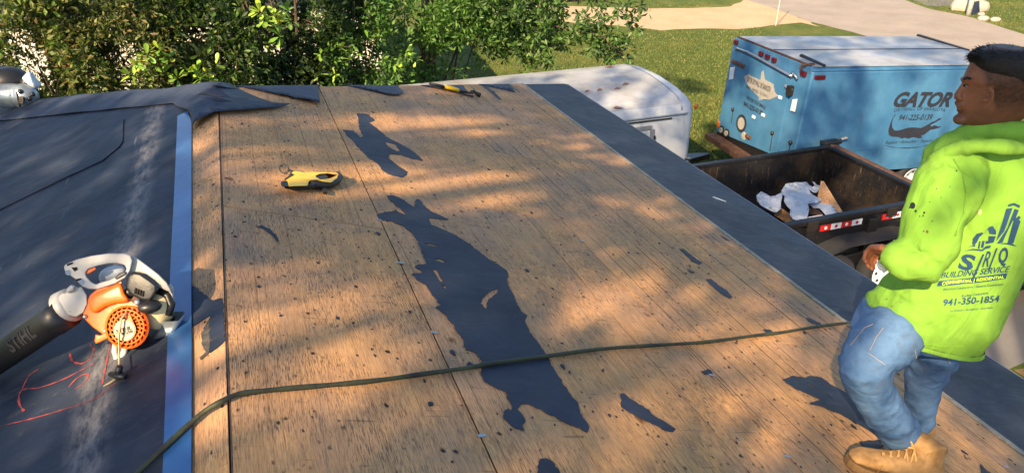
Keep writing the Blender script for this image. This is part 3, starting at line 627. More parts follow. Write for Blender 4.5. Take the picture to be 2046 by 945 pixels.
def stems(base, tops, r0, parent, name='trunk', m='bark'):
    mb = MB(); base = V(base)
    for i, t in enumerate(tops):
        t = V(t); b = base + V((random.uniform(-.15, .15), random.uniform(-.15, .15), 0)); k1 = b.lerp(t, .35) + V((random.uniform(-.12, .12), random.uniform(-.1, .1), .15)); k2 = b.lerp(t, .7) + V((random.uniform(-.12, .12), random.uniform(-.1, .1), .1))
        r = r0 * random.uniform(.6, 1.0); mb.tube([b, k1, k2, t], [r, r * .8, r * .55, r * .2], 7)
        for _ in range(2):
            q = k2.lerp(t, random.random() * .5); e = q + V((random.uniform(-.5, .5), random.uniform(-.5, .3), random.uniform(.1, .5))); mb.tube([q, q.lerp(e, .5) + V((0, 0, .06)), e], [r * .35, r * .25, r * .1], 5)
    return mb.build(name, mat(m), parent, True)
def shrub(name, label, cat, group, blobs, base, m, nl, L, W, gap=-.15, k=7, spread=.06, trunk=(4, .035), seed=0, m2=None):
    t = thing(name, base, label, cat, group); tops = []; tot = sum(b[1][0] * b[1][1] * b[1][2] for b in blobs)
    B, D = [], []
    for c, r in blobs:
        n = max(6, int(nl / k * r[0] * r[1] * r[2] / tot)); p = blob_points(c, r, n, gap, 1.5, seed)
        o = unit(p - np.array(c)); b, d = rosettes(p, k, spread, .25, o); B.append(b); D.append(d)
        tops += [V(c) + V((random.uniform(-.6, .6) * r[0], random.uniform(-.5, .5) * r[1], random.uniform(.0, .7) * r[2])) for _ in range(trunk[0])]
    B = np.vstack(B); D = np.vstack(D); n = len(B); sz = RNG.uniform(.65, 1.25, n)
    if m2:
        q = RNG.random(n) < .3; leaf_mesh('crown', B[~q], D[~q], L * sz[~q], W * sz[~q], mat(m), t); leaf_mesh('crown', B[q], D[q], L * sz[q] * .9, W * sz[q] * .9, mat(m2), t)
    else: leaf_mesh('crown', B, D, L * sz, W * sz, mat(m), t)
    stems(base, tops, trunk[1], t); return t
lf_mesh = {}
def big_leaf(k):                              # one obovate leaf blade with a midrib fold, shared by all copies
    if k not in lf_mesh:
        xs = [0, .2, .45, .7, .88, 1.0]; ws = [.02, .10, .18, .23, .17, .0]; vs = []; 
        for x, w in zip(xs, ws): vs += [(x, -w, .10 * w - .12 * x * x), (x, 0, -.12 * x * x - .02), (x, w, .10 * w - .12 * x * x)]
        fs = []
        for i in range(5): fs += [(3 * i, 3 * i + 3, 3 * i + 4, 3 * i + 1), (3 * i + 1, 3 * i + 4, 3 * i + 5, 3 * i + 2)]
        me = bpy.data.meshes.new('leaf'); me.from_pydata(vs, [], fs); me.update(); me.polygons.foreach_set('use_smooth', [True] * len(fs)); me.materials.append(k); lf_mesh[k] = me
    return lf_mesh[k]
def leaf_spray(parent, tips, mats, n, L):
    """whorls of large single leaves, each an object of its own"""
    inv = Matrix.Translation(V(parent.location)).inverted()
    for i in range(n):
        c, ax = tips[i % len(tips)]; ax = V(ax).normalized()
        d = (ax * random.uniform(.2, 1.0) + V([random.gauss(0, .75) for _ in range(3)])).normalized(); s = d.cross(V((random.gauss(0, .3), random.gauss(0, .3), 1))).normalized(); u = s.cross(d)
        l = L * random.uniform(.75, 1.15); p = V(c) + d * .02 + ax * random.uniform(-.06, .04)
        o = bpy.data.objects.new('leaf', big_leaf(mats[i % len(mats)])); COL.objects.link(o); o.parent = parent; o.matrix_parent_inverse = inv
        o.matrix_world = Matrix(((d.x * l, s.x * l, u.x * l, p.x), (d.y * l, s.y * l, u.y * l, p.y), (d.z * l, s.z * l, u.z * l, p.z), (0, 0, 0, 1)))
        bm_ = o.matrix_world.copy(); o.matrix_basis = bm_
def leaf_one(name, cols):
    return simple(name, hx(cols[0]), .42, vs=14, col2=hx(cols[1]), bump=.2, bs=60, spec=.45)
LM = [leaf_one('spray_leaf_%d' % i, c) for i, c in enumerate((('8fae3c', '9fb84a'), ('a3b640', 'b7bf52'), ('6f9436', '83a544'), ('5d8530', '6f963a')))]
LD = [leaf_one('bough_leaf_%d' % i, c) for i, c in enumerate((('32491f', '42592a'), ('2b3f1d', '3a5226'), ('4a6a2a', '567533')))]
A = lambda x, y, Y: tuple(at_y(x, y, Y))
HG = 'shrubs of the overgrown hedge behind the roof'
t = shrub('hedge_shrub', 'viny green and brown shrub at the left of the hedge, above the silver nailer', 'shrub', HG, [(A(40, 70, 12.2), (1.0, .8, 1.5)), (A(120, 110, 11.8), (.75, .6, 1.1)), (A(10, 140, 11.6), (.8, .5, .8))], (-2.4, 12.2, 0), 'leaf_b', 17000, .10, .042, -.06, 7, .07, (3, .022), 1, 'leaf_a')
t = shrub('hedge_shrub', 'fine leaved olive shrub between the viny shrub and the lime sprays', 'shrub', HG, [(A(230, 70, 12.3), (1.0, .8, 1.4)), (A(250, 140, 11.8), (.8, .5, .8)), (A(170, 20, 13.5), (.8, .8, 1.0))], (-1.2, 12.4, 0), 'leaf_b', 20000, .09, .034, -.05, 8, .07, (3, .022), 2, 'leaf_d')
t = shrub('hedge_shrub', 'dark shrub with bright lime leaf sprays low at its left foot', 'shrub', HG, [(A(390, 50, 13.5), (.9, .8, 1.4)), (A(440, 110, 12.1), (.7, .5, 1.0)), (A(330, 20, 12.4), (.6, .6, .9))], (-.2, 12.5, 0), 'leaf_d', 13000, .115, .046, -.02, 7, .07, (3, .035), 3, 'leaf_a')
sp = lambda lst, Y: [(A(x, y, Y + random.uniform(-.15, .15)), (random.uniform(-.6, .6), -.7, .6)) for x, y in lst]
leaf_spray(t, sp([(290, 108), (308, 128), (330, 145), (272, 130), (300, 155), (338, 118), (262, 152), (318, 100), (395, 140), (415, 152), (432, 130), (355, 155), (400, 158), (378, 146)], 11.45), LM, 150, .135)
t = shrub('hedge_shrub', 'dark tall shrub with one pale green leaf fan near its top', 'shrub', HG, [(A(570, 40, 12.7), (.9, .8, 1.3)), (A(520, 60, 12.6), (.7, .6, 1.2)), (A(640, 60, 12.8), (.8, .6, 1.3))], (1.0, 12.8, 0), 'leaf_d', 13000, .115, .046, 0.0, 7, .07, (3, .06), 4, 'leaf_d')
leaf_spray(t, sp([(545, 30), (560, 45), (530, 42), (575, 22), (520, 25), (552, 58), (580, 40), (558, 72)], 11.9), LM, 80, .15)
t = shrub('hedge_shrub', 'glossy shrub with fresh green leaf whorls beside the torn felt tabs', 'shrub', HG, [(A(690, 70, 12.9), (.7, .6, 1.2)), (A(740, 100, 13.0), (.7, .6, 1.1)), (A(660, 130, 12.6), (.5, .4, .6))], (1.9, 13.0, 0), 'leaf_e', 8000, .115, .042, 0.0, 7, .07, (3, .035), 5, 'leaf_d')
leaf_spray(t, sp([(640, 110), (655, 130), (680, 95), (700, 120), (725, 112), (670, 150), (640, 150), (735, 78), (800, 128), (815, 105), (790, 150), (832, 120)], 12.2), LM[2:] + LM[:1], 64, .12)
t = shrub('hedge_shrub', 'loose willowy shrub leaning over the far end of the white trailer roof', 'shrub', HG, [(A(825, 45, 13.9), (.8, .6, 1.15)), (A(900, 45, 13.9), (.8, .6, 1.0)), (A(965, 25, 14.2), (.7, .6, 1.0)), (A(860, 120, 13.6), (.5, .4, .4))], (3.2, 14.0, 0), 'leaf_e', 11000, .115, .038, -.04, 7, .08, (3, .035), 6, 'leaf_a')
# tree whose boughs reach in over the lawn
t = thing('shade_tree', (3.6, 15.2, 0), 'tree with dark glossy boughs hanging over the lawn beside the white trailer', 'tree')
bo = [[A(960, 60, 14.6), A(1060, 45, 14.0), A(1150, 60, 13.6), A(1235, 90, 13.3)], [A(960, 40, 14.6), A(1080, 5, 14.2), A(1200, 0, 13.8), A(1275, 20, 13.6)], [A(970, 80, 14.4), A(1040, 95, 13.8), A(1090, 115, 13.4)], [A(1150, 60, 13.6), A(1200, 70, 13.4), A(1245, 110, 13.2)], [A(950, 20, 14.8), A(1000, -30, 14.4), A(1120, -60, 14.2)], [A(1060, 45, 14.0), A(1085, 80, 13.6), A(1070, 120, 13.3)]]
mb = MB(); mb.tube([(3.6, 15.2, 0), (3.65, 15.1, 1.5), (3.7, 14.9, 3.0), (3.9, 14.8, 4.6)], [.17, .14, .12, .08], 9)
for b in bo: mb.tube([V((3.75, 14.85, 3.3))] + [V(q) for q in b] if b[0][0] < 5.2 else b, [.05, .035, .025, .016, .008][:len(b) + (1 if b[0][0] < 5.2 else 0)], 6)
mb.build('trunk', mat('bark'), t, True)
cl = []
for b in bo:
    for i in range(len(b) - 1):
        for k in range(26): q = V(b[i]).lerp(V(b[i + 1]), random.random()); cl.append((q.x + random.gauss(0, .17), q.y + random.gauss(0, .2), q.z + random.gauss(-.04, .16)))
cl += [tuple(V(A(random.uniform(940, 1130), random.uniform(-20, 95), random.uniform(13.3, 15)))) for _ in range(330)]
cl = np.array(cl); b, d = rosettes(cl, 9, .06, -.15); n = len(b); sz = RNG.uniform(.7, 1.2, n); leaf_mesh('crown', b, d, .13 * sz, .055 * sz, mat('leaf_f'), t)
leaf_spray(t, [(A(x, y, 13.3), (random.uniform(-.3, .8), -.4, -.3)) for x, y in ((1200, 40), (1225, 70), (1240, 105), (1262, 30), (1275, 60), (1185, 75), (1215, 118), (1250, 78), (1205, 95), (1280, 15), (1235, 20), (1255, 120), (1170, 50), (1222, 140))], LD, 260, .14)
# neighbour's house glimpsed through the hedge
nb = thing('neighbour_house', (-2.5, 20, 0), 'white stucco house seen in scraps through the hedge', 'house')
MB().box((-3.2, 20, 1.6), (12.6, 6, 3.2)).build('wall', mat('stucco'), nb)
MB().hexa([(-10, 16.5, 3.2), (3.6, 16.5, 3.2), (3.6, 23.5, 3.2), (-10, 23.5, 3.2), (-9, 19.9, 4.6), (2.6, 19.9, 4.6), (2.6, 20.1, 4.6), (-9, 20.1, 4.6)]).build('roof', mat('felt'), nb)
for x in (-6, -1.0): 
    w = MB().box((x, 16.98, 1.7), (1.3, .06, 1.2)).build('window', mat('fascia'), nb); MB().box((x, 16.955, 1.7), (1.14, .03, 1.04)).build('pane', mat('glass'), w)
# ------------------------------------------------------------------ unseen oaks behind the photographer, crowns shaped to dapple the roof
BA = SUN_TO.cross(UP).normalized(); BB = BA.cross(SUN_TO).normalized()
def pq(P): P = V(P); return np.array([P.dot(BA), P.dot(BB)])
GAPS = []                                     # sun patches kept clear when the crown leaves are placed
def gap(px, py, rx, ry, fn, k=1.0):
    c = pq(fn(px, py)); a = pq(fn(px + rx, py)) - c; b = pq(fn(px, py + ry)) - c; M_ = np.array([a, b]).T
    GAPS.append((c, np.linalg.inv(M_), k))
for q in ((500, 240, 60, 14), (850, 245, 150, 20), (960, 262, 60, 14), (500, 345, 130, 26), (800, 345, 70, 20), (930, 375, 150, 42), (1285, 325, 60, 18), (1010, 400, 60, 22), (530, 620, 95, 55), (640, 585, 200, 26), (790, 590, 80, 40), (690, 660, 120, 40), (1200, 600, 110, 40), (1290, 560, 70, 24), (1130, 650, 70, 30),
          (1420, 660, 90, 26), (1560, 640, 90, 22), (1400, 460, 60, 10), (1430, 585, 60, 16), (700, 760, 170, 40), (560, 860, 90, 50), (900, 830, 120, 26), (1500, 700, 120, 30), (1450, 800, 120, 30), (1600, 880, 110, 40), (1650, 780, 70, 24), (1890, 855, 30, 40), (1905, 800, 12, 30), (1210, 760, 90, 26), (1270, 900, 120, 30)): gap(*q, roofR)
for q in ((430, 300, 50, 18), (420, 700, 60, 60), (420, 820, 60, 90), (300, 200, 90, 10), (270, 275, 45, 30), (330, 290, 40, 26), (280, 360, 26, 40), (110, 310, 60, 14), (100, 345, 50, 14), (250, 480, 30, 40), (80, 525, 70, 22), (60, 600, 130, 36), (160, 660, 130, 60), (120, 740, 170, 50), (260, 700, 90, 50), (200, 800, 60, 70), (60, 830, 90, 26), (180, 900, 40, 60), (350, 880, 40, 70), (205, 345, 20, 30)): gap(*q, roofL)
gap(620, 365, 90, 40, roofR); gap(1860, 220, 100, 80, lambda x, y: at_y(x, y, 9.3)); gap(1740, 370, 70, 45, lambda x, y: at_y(x, y, 8.6))
def fixd(z): return lambda x, y: V(CAM) + V(ray(x, y)) * z
for q, z in (((240, 600, 120, 110), 2.5), ((1880, 420, 150, 150), 2.55), ((1860, 600, 130, 110), 2.65), ((1775, 830, 80, 110), 2.95), ((1830, 700, 110, 60), 2.75)): gap(*q, fixd(z))
gap(980, 70, 560, 130, lambda x, y: at_y(x, y, 13.0)); gap(300, 80, 420, 110, lambda x, y: at_y(x, y, 12.0))
def lit(P):
    c = pq(P); m = 0.0
    for g, Mi, k in GAPS:
        w = Mi @ (c - g); r = math.sqrt(w @ w)
        if r < 1.2: m = max(m, k * min(1, (1.22 - r) / .15))
    return m
cents = {0: [], 1: []}
def canopy(fn, n, cover, dist, ns=.9, th=None):  # sets crown leaf clumps sunward of each spot meant to be shaded
    for _ in range(n):
        P = V(fn()); l = lit(P); c = pq(P)
        if th is not None: kp = noise.noise(V((c[0] * ns, c[1] * ns, 3.3))) > th
        else: kp = random.random() < cover * (.85 + .45 * noise.noise(V((c[0] * 1.6, c[1] * 1.6, 8))))
        if not kp or random.random() < l * .985: continue
        Q = P - SUN_TO * (dist + random.gauss(0, 1.1)); cents[0 if c[0] < 1.0 else 1].append(tuple(Q))
U = random.uniform
canopy(lambda: (lambda x: (x, U(.2, YH(x)), zR(x)))(U(RX, 4.4)), 2600, 1.0, 13.5)
canopy(lambda: (lambda x: (x, U(1.0, YL(x) - .2), zL(x)))(U(-3.2, RX)), 2700, 1.0, 13.5)
canopy(lambda: (U(4.8, 9.0), U(9.9, 12.9), U(1.2, 2.2)), 560, 1.0, 22, 1.1, -.12)
canopy(lambda: (U(8.2, 13.5), U(9.0, 12.4), U(.8, 2.7)), 1000, 1.0, 23, 1.1, .1)
canopy(lambda: (U(8.8, 13.0), U(9.4, 12.2), 2.55), 520, 1.0, 23, 1.3, -.05)
canopy(lambda: (U(6.2, 9.3), U(7.0, 9.5), U(.6, 1.3)), 650, 1.0, 23, 1.2, -.12)
canopy(lambda: (U(7, 12), U(13.5, 19), 0), 1300, 1.0, 24, .45, .12)
canopy(lambda: (U(4.5, 12), U(2, 7), 0), 420, 1.0, 22, .7, .1)
canopy(lambda: pe(1990 + U(-75, 75), 160 + U(-75, 85), 2.33), 90, 1.4, 13.5)  # extra leaf clumps added to shade the man's head
for k, (bx, by, lab) in enumerate(((-12, -5.5, 'tall unseen oak behind the photographer, crown shaped to shade the left of the roof'), (-8, -12.0, 'tall unseen oak behind the photographer, crown shaped to shade the right of the roof and the trailers'))):
    t = thing('oak_tree', (bx, by, 0), lab, 'tree', 'oaks behind the photographer'); c = np.array(cents[k])
    b, d = rosettes(c, 9, .10, .1); n = len(b); sz = RNG.uniform(.8, 1.25, n); leaf_mesh('crown', b, d, .105 * sz, .060 * sz, mat('leaf_a'), t)
    cen = V(c.mean(0)); mb = MB(); mb.tube([(bx, by, 0), V((bx, by, 3.5)), V((bx, by, 6)).lerp(cen, .3), cen.lerp(V((bx, by, 9)), .3)], [.38, .3, .24, .14], 10)
    for i in range(0, len(c), max(1, len(c) // 16)): q = V(c[i]); p0 = V((bx, by, 5.5)).lerp(cen, .3); mb.tube([p0, p0.lerp(q, .5) + V((0, 0, .3)), q], [.10, .06, .02], 6)
    mb.build('trunk', mat('bark'), t, True)
# ------------------------------------------------------------------ flat print helpers
def plane_text(s, c0, c1, top, nrm, mats, parent, name='lettering', off=.006, bold=0.0, shear=0.0, arc=0.0, spacing=1.0):
    """text whose baseline runs c0->c1 and whose cap height reaches top (3D points)"""
    vs, fs = text2d(s, bold, shear, spacing); c0, c1, top = V(c0), V(c1), V(top); ux = c1 - c0; uy = top - c0; uy = uy - ux * (uy.dot(ux) / ux.dot(ux)); n = V(nrm)
    return pyd(name, [c0 + ux * x + uy * (y + arc * (1 - (2 * x - 1) ** 2)) + n * off for x, y in vs], fs, mats, parent)
def plane_poly(loops, f, nrm, mats, parent, name, off=.005):
    vs, fs = fill2d([[(x / 100, y / 100) for x, y in lp] for lp in loops]); n = V(nrm)
    return pyd(name, [f(v.x * 100, v.y * 100) + n * off for v in vs], fs, mats, parent)
def wheel(parent, c, ax, r, w, rim='white_paint', holes=8):
    c = V(c); ax = V(ax).normalized(); s = ax.cross(UP).normalized(); u = s.cross(ax)
    ring = lambda rr, o: [c + ax * o + (s * math.cos(2 * math.pi * k / 28) + u * math.sin(2 * math.pi * k / 28)) * rr for k in range(28)]
    wh = MB().loft([ring(r * .62, -w * .5), ring(r * .9, -w * .5), ring(r, -w * .32), ring(r, w * .32), ring(r * .9, w * .5), ring(r * .62, w * .46), ring(r * .6, w * .2)]).build('wheel', mat('rubber'), parent, True)
    rm = MB().loft([ring(r * .6, -w * .4), ring(r * .63, w * .50), ring(r * .56, w * .50), ring(r * .5, w * .30), ring(r * .30, w * .38), ring(r * .2, w * .40), ring(r * .16, w * .52), ring(r * .02, w * .54)]).build('rim', mat(rim), wh, True)
    for k in range(holes):
        a = 2 * math.pi * k / holes; d = s * math.cos(a) + u * math.sin(a); MB().cyl(c + d * r * .41 + ax * w * .30, c + d * r * .41 + ax * w * .36, r * .055, 8).build('vent_hole', mat('dark_gap'), wh)
    return wh
# ------------------------------------------------------------------ white cargo trailer behind the roof
wt = thing('cargo_trailer', (4.8, 11.5, 0), 'white enclosed trailer with stained roof parked behind the house', 'trailer')
def wsec(X, k=0.0):
    p = [(10.36, .5), (10.36, 1.84), (10.37, 1.90), (10.42, 2.00), (10.56, 2.08), (10.9, 2.15), (11.55, 2.21), (12.2, 2.20), (12.5, 2.16), (12.66, 2.07), (12.71, 1.90), (12.72, 1.84), (12.72, .5)]
    return [V((X, 11.54 + (y - 11.54) * (1 - k * .16), .5 + (z - .5) * (1 - k * .085) )) for y, z in p]
MB().loft([wsec(2.55), wsec(6.86), wsec(7.0, .12), wsec(7.08, .35), wsec(7.12, .8)]).build('body', mat('white_paint'), wt, True).modifiers.new('e', 'EDGE_SPLIT').split_angle = .7
def wroof(X0, X1): 
    r = [[V((X, q.y, q.z + .006)) for q in wsec(X)[3:10]] for X in (X0, X1)]; r = [a + [V((q.x, q.y, q.z - .02)) for q in reversed(a)] for a in r]; return MB().loft(r)
for a, b in ((2.57, 4.3), (4.31, 6.05), (6.06, 6.83)): wroof(a, b).build('roof_panel', mat('white_roof'), wt)
MB().tube([(X, 10.352 + .0 * X, 1.845) for X in (2.55, 4, 6.9)] + [(7.02, 10.42, 1.84), (7.10, 10.56, 1.83)], .016, 6).build('side_trim', mat('steel'), wt, True)
MB().box((4.6, 10.35, 1.795), (4.1, .02, .02)).build('gutter', mat('dark_metal'), wt)
MB().tube([wsec(6.84)[i] + V((0, 0, .004)) for i in range(2, 11)], .014, 6).build('roof_trim', mat('steel'), wt, True)
fr = lambda x, y: at_y(x, y, 10.355)
d0, d1 = fr(1275, 256), fr(1307, 250); 
for c, d in (((d1.x - .03, 10.345, 1.0), (.07, .03, 1.3)), ((d1.x - .42, 10.345, 1.68), (.74, .03, .07)), ((d1.x - .80, 10.345, 1.0), (.07, .03, 1.3))): MB().box(c, d).build('door_frame', mat('steel'), wt, False, .004)
dr = MB().box((d1.x - .42, 10.348, 1.0), (.70, .03, 1.26)).build('door', mat('white_paint'), wt, False, .008); MB().box((d1.x + .012, 10.335, 1.5), (.03, .03, .06)).build('hinge', mat('black'), dr)
MB().ball(at_plane(1391, 213, V((7.06, 10.40, 1.9)), V((.5, -.8, 0))), (.035, .035, .05), None, 10, 6).build('marker_light', mat('amber'), wt, True)
q = at_y(1374, 318, 10.30); MB().hexa([q + V((-.10, 0, -.45)), q + V((.10, 0, -.45)), q + V((.10, .03, -.45)), q + V((-.10, .03, -.45)), q + V((-.06, 0, .0)), q + V((.05, 0, .02)), q + V((.05, .03, .02)), q + V((-.06, .03, .0))]).build('corner_flap', mat('steel'), wt)
MB().tube([q + V((-.16, -.01, -.12)), q + V((-.05, -.02, .02)), q + V((0.02, -.02, .0)), q + V((.03, -.02, -.3))], .014, 6).build('cable', mat('black'), wt, True)
for x in (4.4, 5.25):
    for s, y in ((-1, 10.42), (1, 12.66)): wheel(wt, (x, y, .34), (0, s, 0), .34, .2)
MB().hexa([(7.0, 11.2, .45), (8.3, 11.5, .45), (8.3, 11.58, .45), (7.0, 11.88, .45), (7.0, 11.2, .55), (8.3, 11.5, .55), (8.3, 11.58, .55), (7.0, 11.88, .55)]).build('tongue', mat('bed_out'), wt)
for i, (x, y, s, lab) in enumerate(((1233, 197, .13, 'largest rust coloured dry leaf on the white trailer roof near its near edge'), (1250, 168, .09, 'dry brown leaf farthest back on the white trailer roof'), (1234, 175, .08, 'small dry leaf in the middle of the white trailer roof'), (1198, 178, .07, 'dry leaf at the left of the group on the white trailer roof'), (1173, 181, .06, 'small dark leaf lying on the white trailer roof beside the felt corner'), (1218, 136, .11, 'long dark leaf at the far edge of the white trailer roof'))):
    p = at_z(x, y, 2.20); a = U(-.6, .6); e = V((math.cos(a), math.sin(a), 0)); f = V((-e.y, e.x, 0)); zz = 0.0
    Yc = abs(p.y - 11.54); p.z = np.interp(p.y, [10.42, 10.56, 10.9, 11.55, 12.2, 12.5, 12.66], [2.0, 2.08, 2.15, 2.21, 2.20, 2.16, 2.07]) + .016
    tag(pyd('dry_leaf', [p - e * s, p - f * s * .4 + V((0, 0, .02)), p + V((0, 0, .004)), p + f * s * .35 + V((0, 0, .025)), p + e * s + V((0, 0, .015))], [(0, 1, 2), (0, 2, 3), (1, 4, 2), (2, 4, 3)], mat('dry_leaf')), lab, 'leaf', 'dry leaves on the white trailer roof')
# ------------------------------------------------------------------ blue box trailer, nose down
bt = thing('box_trailer', (10.8, 10.8, 0), 'faded blue enclosed trailer with drywall lettering parked nose down on the lawn', 'trailer')
T0 = V((8.968, 12.159, 2.598)); yw, pt = -.067, .058; UL = V((math.cos(yw) * math.cos(pt), math.sin(yw) * math.cos(pt), -math.sin(pt))); SL = V((math.sin(yw), -math.cos(yw), 0)); TU = SL.cross(UL); TU = TU if TU.z > 0 else -TU
BW, BL, BH = 2.45, 4.25, 1.87
bp = lambda a, b, c: T0 + UL * a + SL * b + TU * c
def bsec(a, k=0): return [bp(a, b, c) for b, c in ((k, -BH), (k, -.09), (.03 + k, -.03), (.09 + k, -k), (BW - .09 - k, -k), (BW - .03 - k, -.03), (BW - k, -.09), (BW - k, -BH))]
MB().loft([bsec(0, .02), bsec(.03), bsec(BL - .03), bsec(BL, .02)]).build('body', mat('blue_paint'), bt, False, .006)
for b0, b1 in ((.07, BW * .5 - .012), (BW * .5 + .012, BW - .05)): MB().hexa([bp(.05, b0, .002), bp(BL - .04, b0, .002), bp(BL - .04, b1, .002), bp(.05, b1, .002), bp(.05, b0, .014), bp(BL - .04, b0, .014), bp(BL - .04, b1, .014), bp(.05, b1, .014)]).build('roof_panel', mat('white_roof'), bt)
MB().tube([bp(.06, BW * .5, .012), bp(BL - .05, BW * .5, .012)], .014, 6).build('roof_seam', mat('black'), bt)
MB().hexa([bp(BL - .05, .05, .004), bp(BL + .02, .05, .004), bp(BL + .02, BW * .55, .004), bp(BL - .05, BW * .55, .004), bp(BL - .05, .05, .05), bp(BL + .02, .05, .05), bp(BL + .02, BW * .55, .03), bp(BL - .05, BW * .55, .03)]).build('roof_edge', mat('dark_metal'), bt)
MB().tube([bp(.02, .1, .012), bp(.02, BW - .1, .012)], .017, 6).build('roof_edge', mat('rust'), bt)
for b in (.015, BW - .015): MB().tube([bp(.0, b, -.05), bp(BL, b, -.05)], .02, 6).build('corner_trim', mat('blue_paint') if b > 1 else mat('steel'), bt)
bn = -UL; sn = SL
rear = lambda x, y, o=0.0: at_plane(x, y, T0 + bn * .012, bn) + bn * o
side = lambda x, y, o=0.0: at_plane(x, y, bp(0, BW, 0), sn) + sn * o
# the rear ramp door: a proud panel inside its frame
dq = [(1474, 101), (1583, 158), (1551, 312), (1432, 262)]
dl = [rear(*p) for p in dq]; dp = lambda i, o: dl[i] + bn * o
door = MB().hexa([dp(0, -.01), dp(1, -.01), dp(2, -.01), dp(3, -.01), dp(0, .016), dp(1, .016), dp(2, .016), dp(3, .016)]).build('ramp_door', mat('blue_rust'), bt, False, .004)
ro = .02                                       # print sits just off the door skin
MB().tube([rear(1474, 100, .03), rear(1479, 97, .05), rear(1500, 105, .05), rear(1584, 151, .05), rear(1586, 154, .03)], .028, 8).build('rain_gutter', mat('chrome'), bt, True)
MB().tube([rear(1586, 145, .03), rear(1592, 149, .05), rear(1596, 159, .03)], .02, 8).build('gutter_end', mat('chrome'), bt, True)
def lamp(p, n, w, h, m='red_lens', nm='marker_light'):
    n = V(n); s = n.cross(TU).normalized(); b = [p + s * sx * w + TU * sz * h for sx, sz in ((-1, -1), (1, -1), (1, 1), (-1, 1))]
    return MB().hexa([q - n * .01 for q in b] + [p + (q - p) * .8 + n * .03 for q in b]).build(nm, mat(m), bt, False, .004)
for x, y in ((1521, 108), (1534, 114), (1547, 120.5)): lamp(rear(x, y), bn, .065, .04)
lamp(rear(1471, 85), bn, .06, .045); lamp(rear(1605.5, 148), bn, .07, .045); lamp(side(1638, 155), sn, .11, .035)
for q in (((1461, 135), (1470, 134), (1466, 158), (1458, 160)), ((1586, 199), (1595, 198), (1590, 224), (1581, 221))): MB().hexa([rear(*p, .012) for p in q] + [rear(*p, .024) for p in q]).build('reflector_plate', mat('wrap'), bt)
for q, m in (((1467, 123, 1490, 134), 'rust'), ((1494, 271, 1502, 276), 'rust')): MB().tube([rear(q[0], q[1], .03), rear(q[2], q[3], .03)], .035, 7).build('door_latch', mat(m), door)
MB().tube([rear(1573, 172, .03), rear(1586, 180, .06)], .03, 7).build('door_latch', mat('steel'), door); MB().box(rear(1583, 181, .05), (.09, .08, .16)).build('latch_case', mat('dark_metal'), door)
for x, y, x2, y2 in ((1467, 219, 1463, 245), (1546, 266, 1540, 302), (1582, 285, 1577, 306)): MB().ball(rear(x, y, .03), .035, None, 8, 6).build('rod_knob', mat('dark_metal'), door, True); MB().tube([rear(x, y, .02), rear(x2, y2, .02)], .007, 5).build('lock_rod', mat('dark_metal'), door)
for p in ((1561, 195), (1527, 230), (1508, 234)): MB().box(rear(*p, .02), (.02, .09, .05)).build('paint_scar', mat('white_tape'), door)
D7 = lambda *q: [(1400 + x / 3.375, 50 + y / 3.375) for x, y in q]
plane_poly([ragged(D7((298, 350), (330, 330), (345, 345), (410, 372), (415, 320), (432, 305), (440, 370), (500, 400), (505, 452), (532, 480), (515, 486), (470, 505), (440, 500), (395, 510), (400, 488), (350, 440), (322, 405)), 2.5, 1.0, 4)], lambda x, y: rear(x, y, ro), bn, mat('primer'), door, 'bare_primer', .001)
def rtext(s, a, b, h, **k): plane_text(s, rear(*a), rear(*b), rear(a[0] + h * .12, a[1] - h), bn, mat('print_dark'), door, off=ro + .004, **k)
rtext('GATOR DRYWALL OF SARASOTA', (1494, 163), (1541, 185), 10, bold=.02); rtext('REPAIRS • REMODELS • TEXTURING', (1493, 176), (1535, 196), 5.5); rtext('NO JOB TOO SMALL!', (1494, 198), (1531, 219), 6.5, bold=.02); rtext('941-225-0139', (1487, 211), (1525, 231), 8.5, bold=.03)
ec = rear(1483, 247); es = bn.cross(TU).normalized()
for r_, z_, m in ((.17, ro + .002, 'print_dark'), (.115, ro + .005, 'primer')): pyd('round_emblem', [ec + bn * z_ + (es * math.cos(k * .2618) + TU * math.sin(k * .2618)) * r_ for k in range(24)], [tuple(range(24))], mat(m), door)
MB().ball(rear(1488, 273, .0), (.03, .11, .10), None, 8, 6).build('patch_plate', mat('primer'), door); 
# bumper, tail lights, undercarriage
b0 = bp(-.42, -.02, -BH - .02); MB().hexa([bp(-.24, -.02, -BH - .16), bp(-.24, BW + .02, -BH - .16), bp(.1, BW + .02, -BH - .16), bp(.1, -.02, -BH - .16), bp(-.24, -.02, -BH - .05), bp(-.24, BW + .02, -BH - .05), bp(.1, BW + .02, -BH - .05), bp(.1, -.02, -BH - .05)]).build('bumper_step', mat('rust'), bt, False, .01)
MB().hexa([bp(.0, .02, -BH - .06), bp(.0, BW - .02, -BH - .06), bp(.3, BW - .02, -BH - .06), bp(.3, .02, -BH - .06), bp(-.012, .02, -BH + .24), bp(-.012, BW - .02, -BH + .24), bp(.3, BW - .02, -BH + .24), bp(.3, .02, -BH + .24)]).build('rear_sill', mat('bed_out'), bt)
for b in (.22, .42, BW - .42, BW - .22):
    c = bp(-.015, b, -BH + .09); tl = MB().cyl(c, c + bn * .03, .085, 20).build('tail_light', mat('dark_metal'), bt); MB().cyl(c + bn * .02, c + bn * .045, .055, 16).build('lens', mat('primer'), tl)
lamp(bp(-.012, .07, -BH + .16), bn, .04, .07, 'amber')
MB().hexa([bp(.25, .25, -BH - .25), bp(BL, .25, -BH - .25), bp(BL, BW - .25, -BH - .25), bp(.25, BW - .25, -BH - .25), bp(.25, .25, -BH), bp(BL, .25, -BH), bp(BL, BW - .25, -BH), bp(.25, BW - .25, -BH)]).build('chassis', mat('bed_out'), bt)
for a in (1.75, 2.6):
    for b, s in ((.12, -1), (BW - .12, 1)): c = bp(a, b, 0); wheel(bt, (c.x, c.y, .34), SL * s, .34, .2)
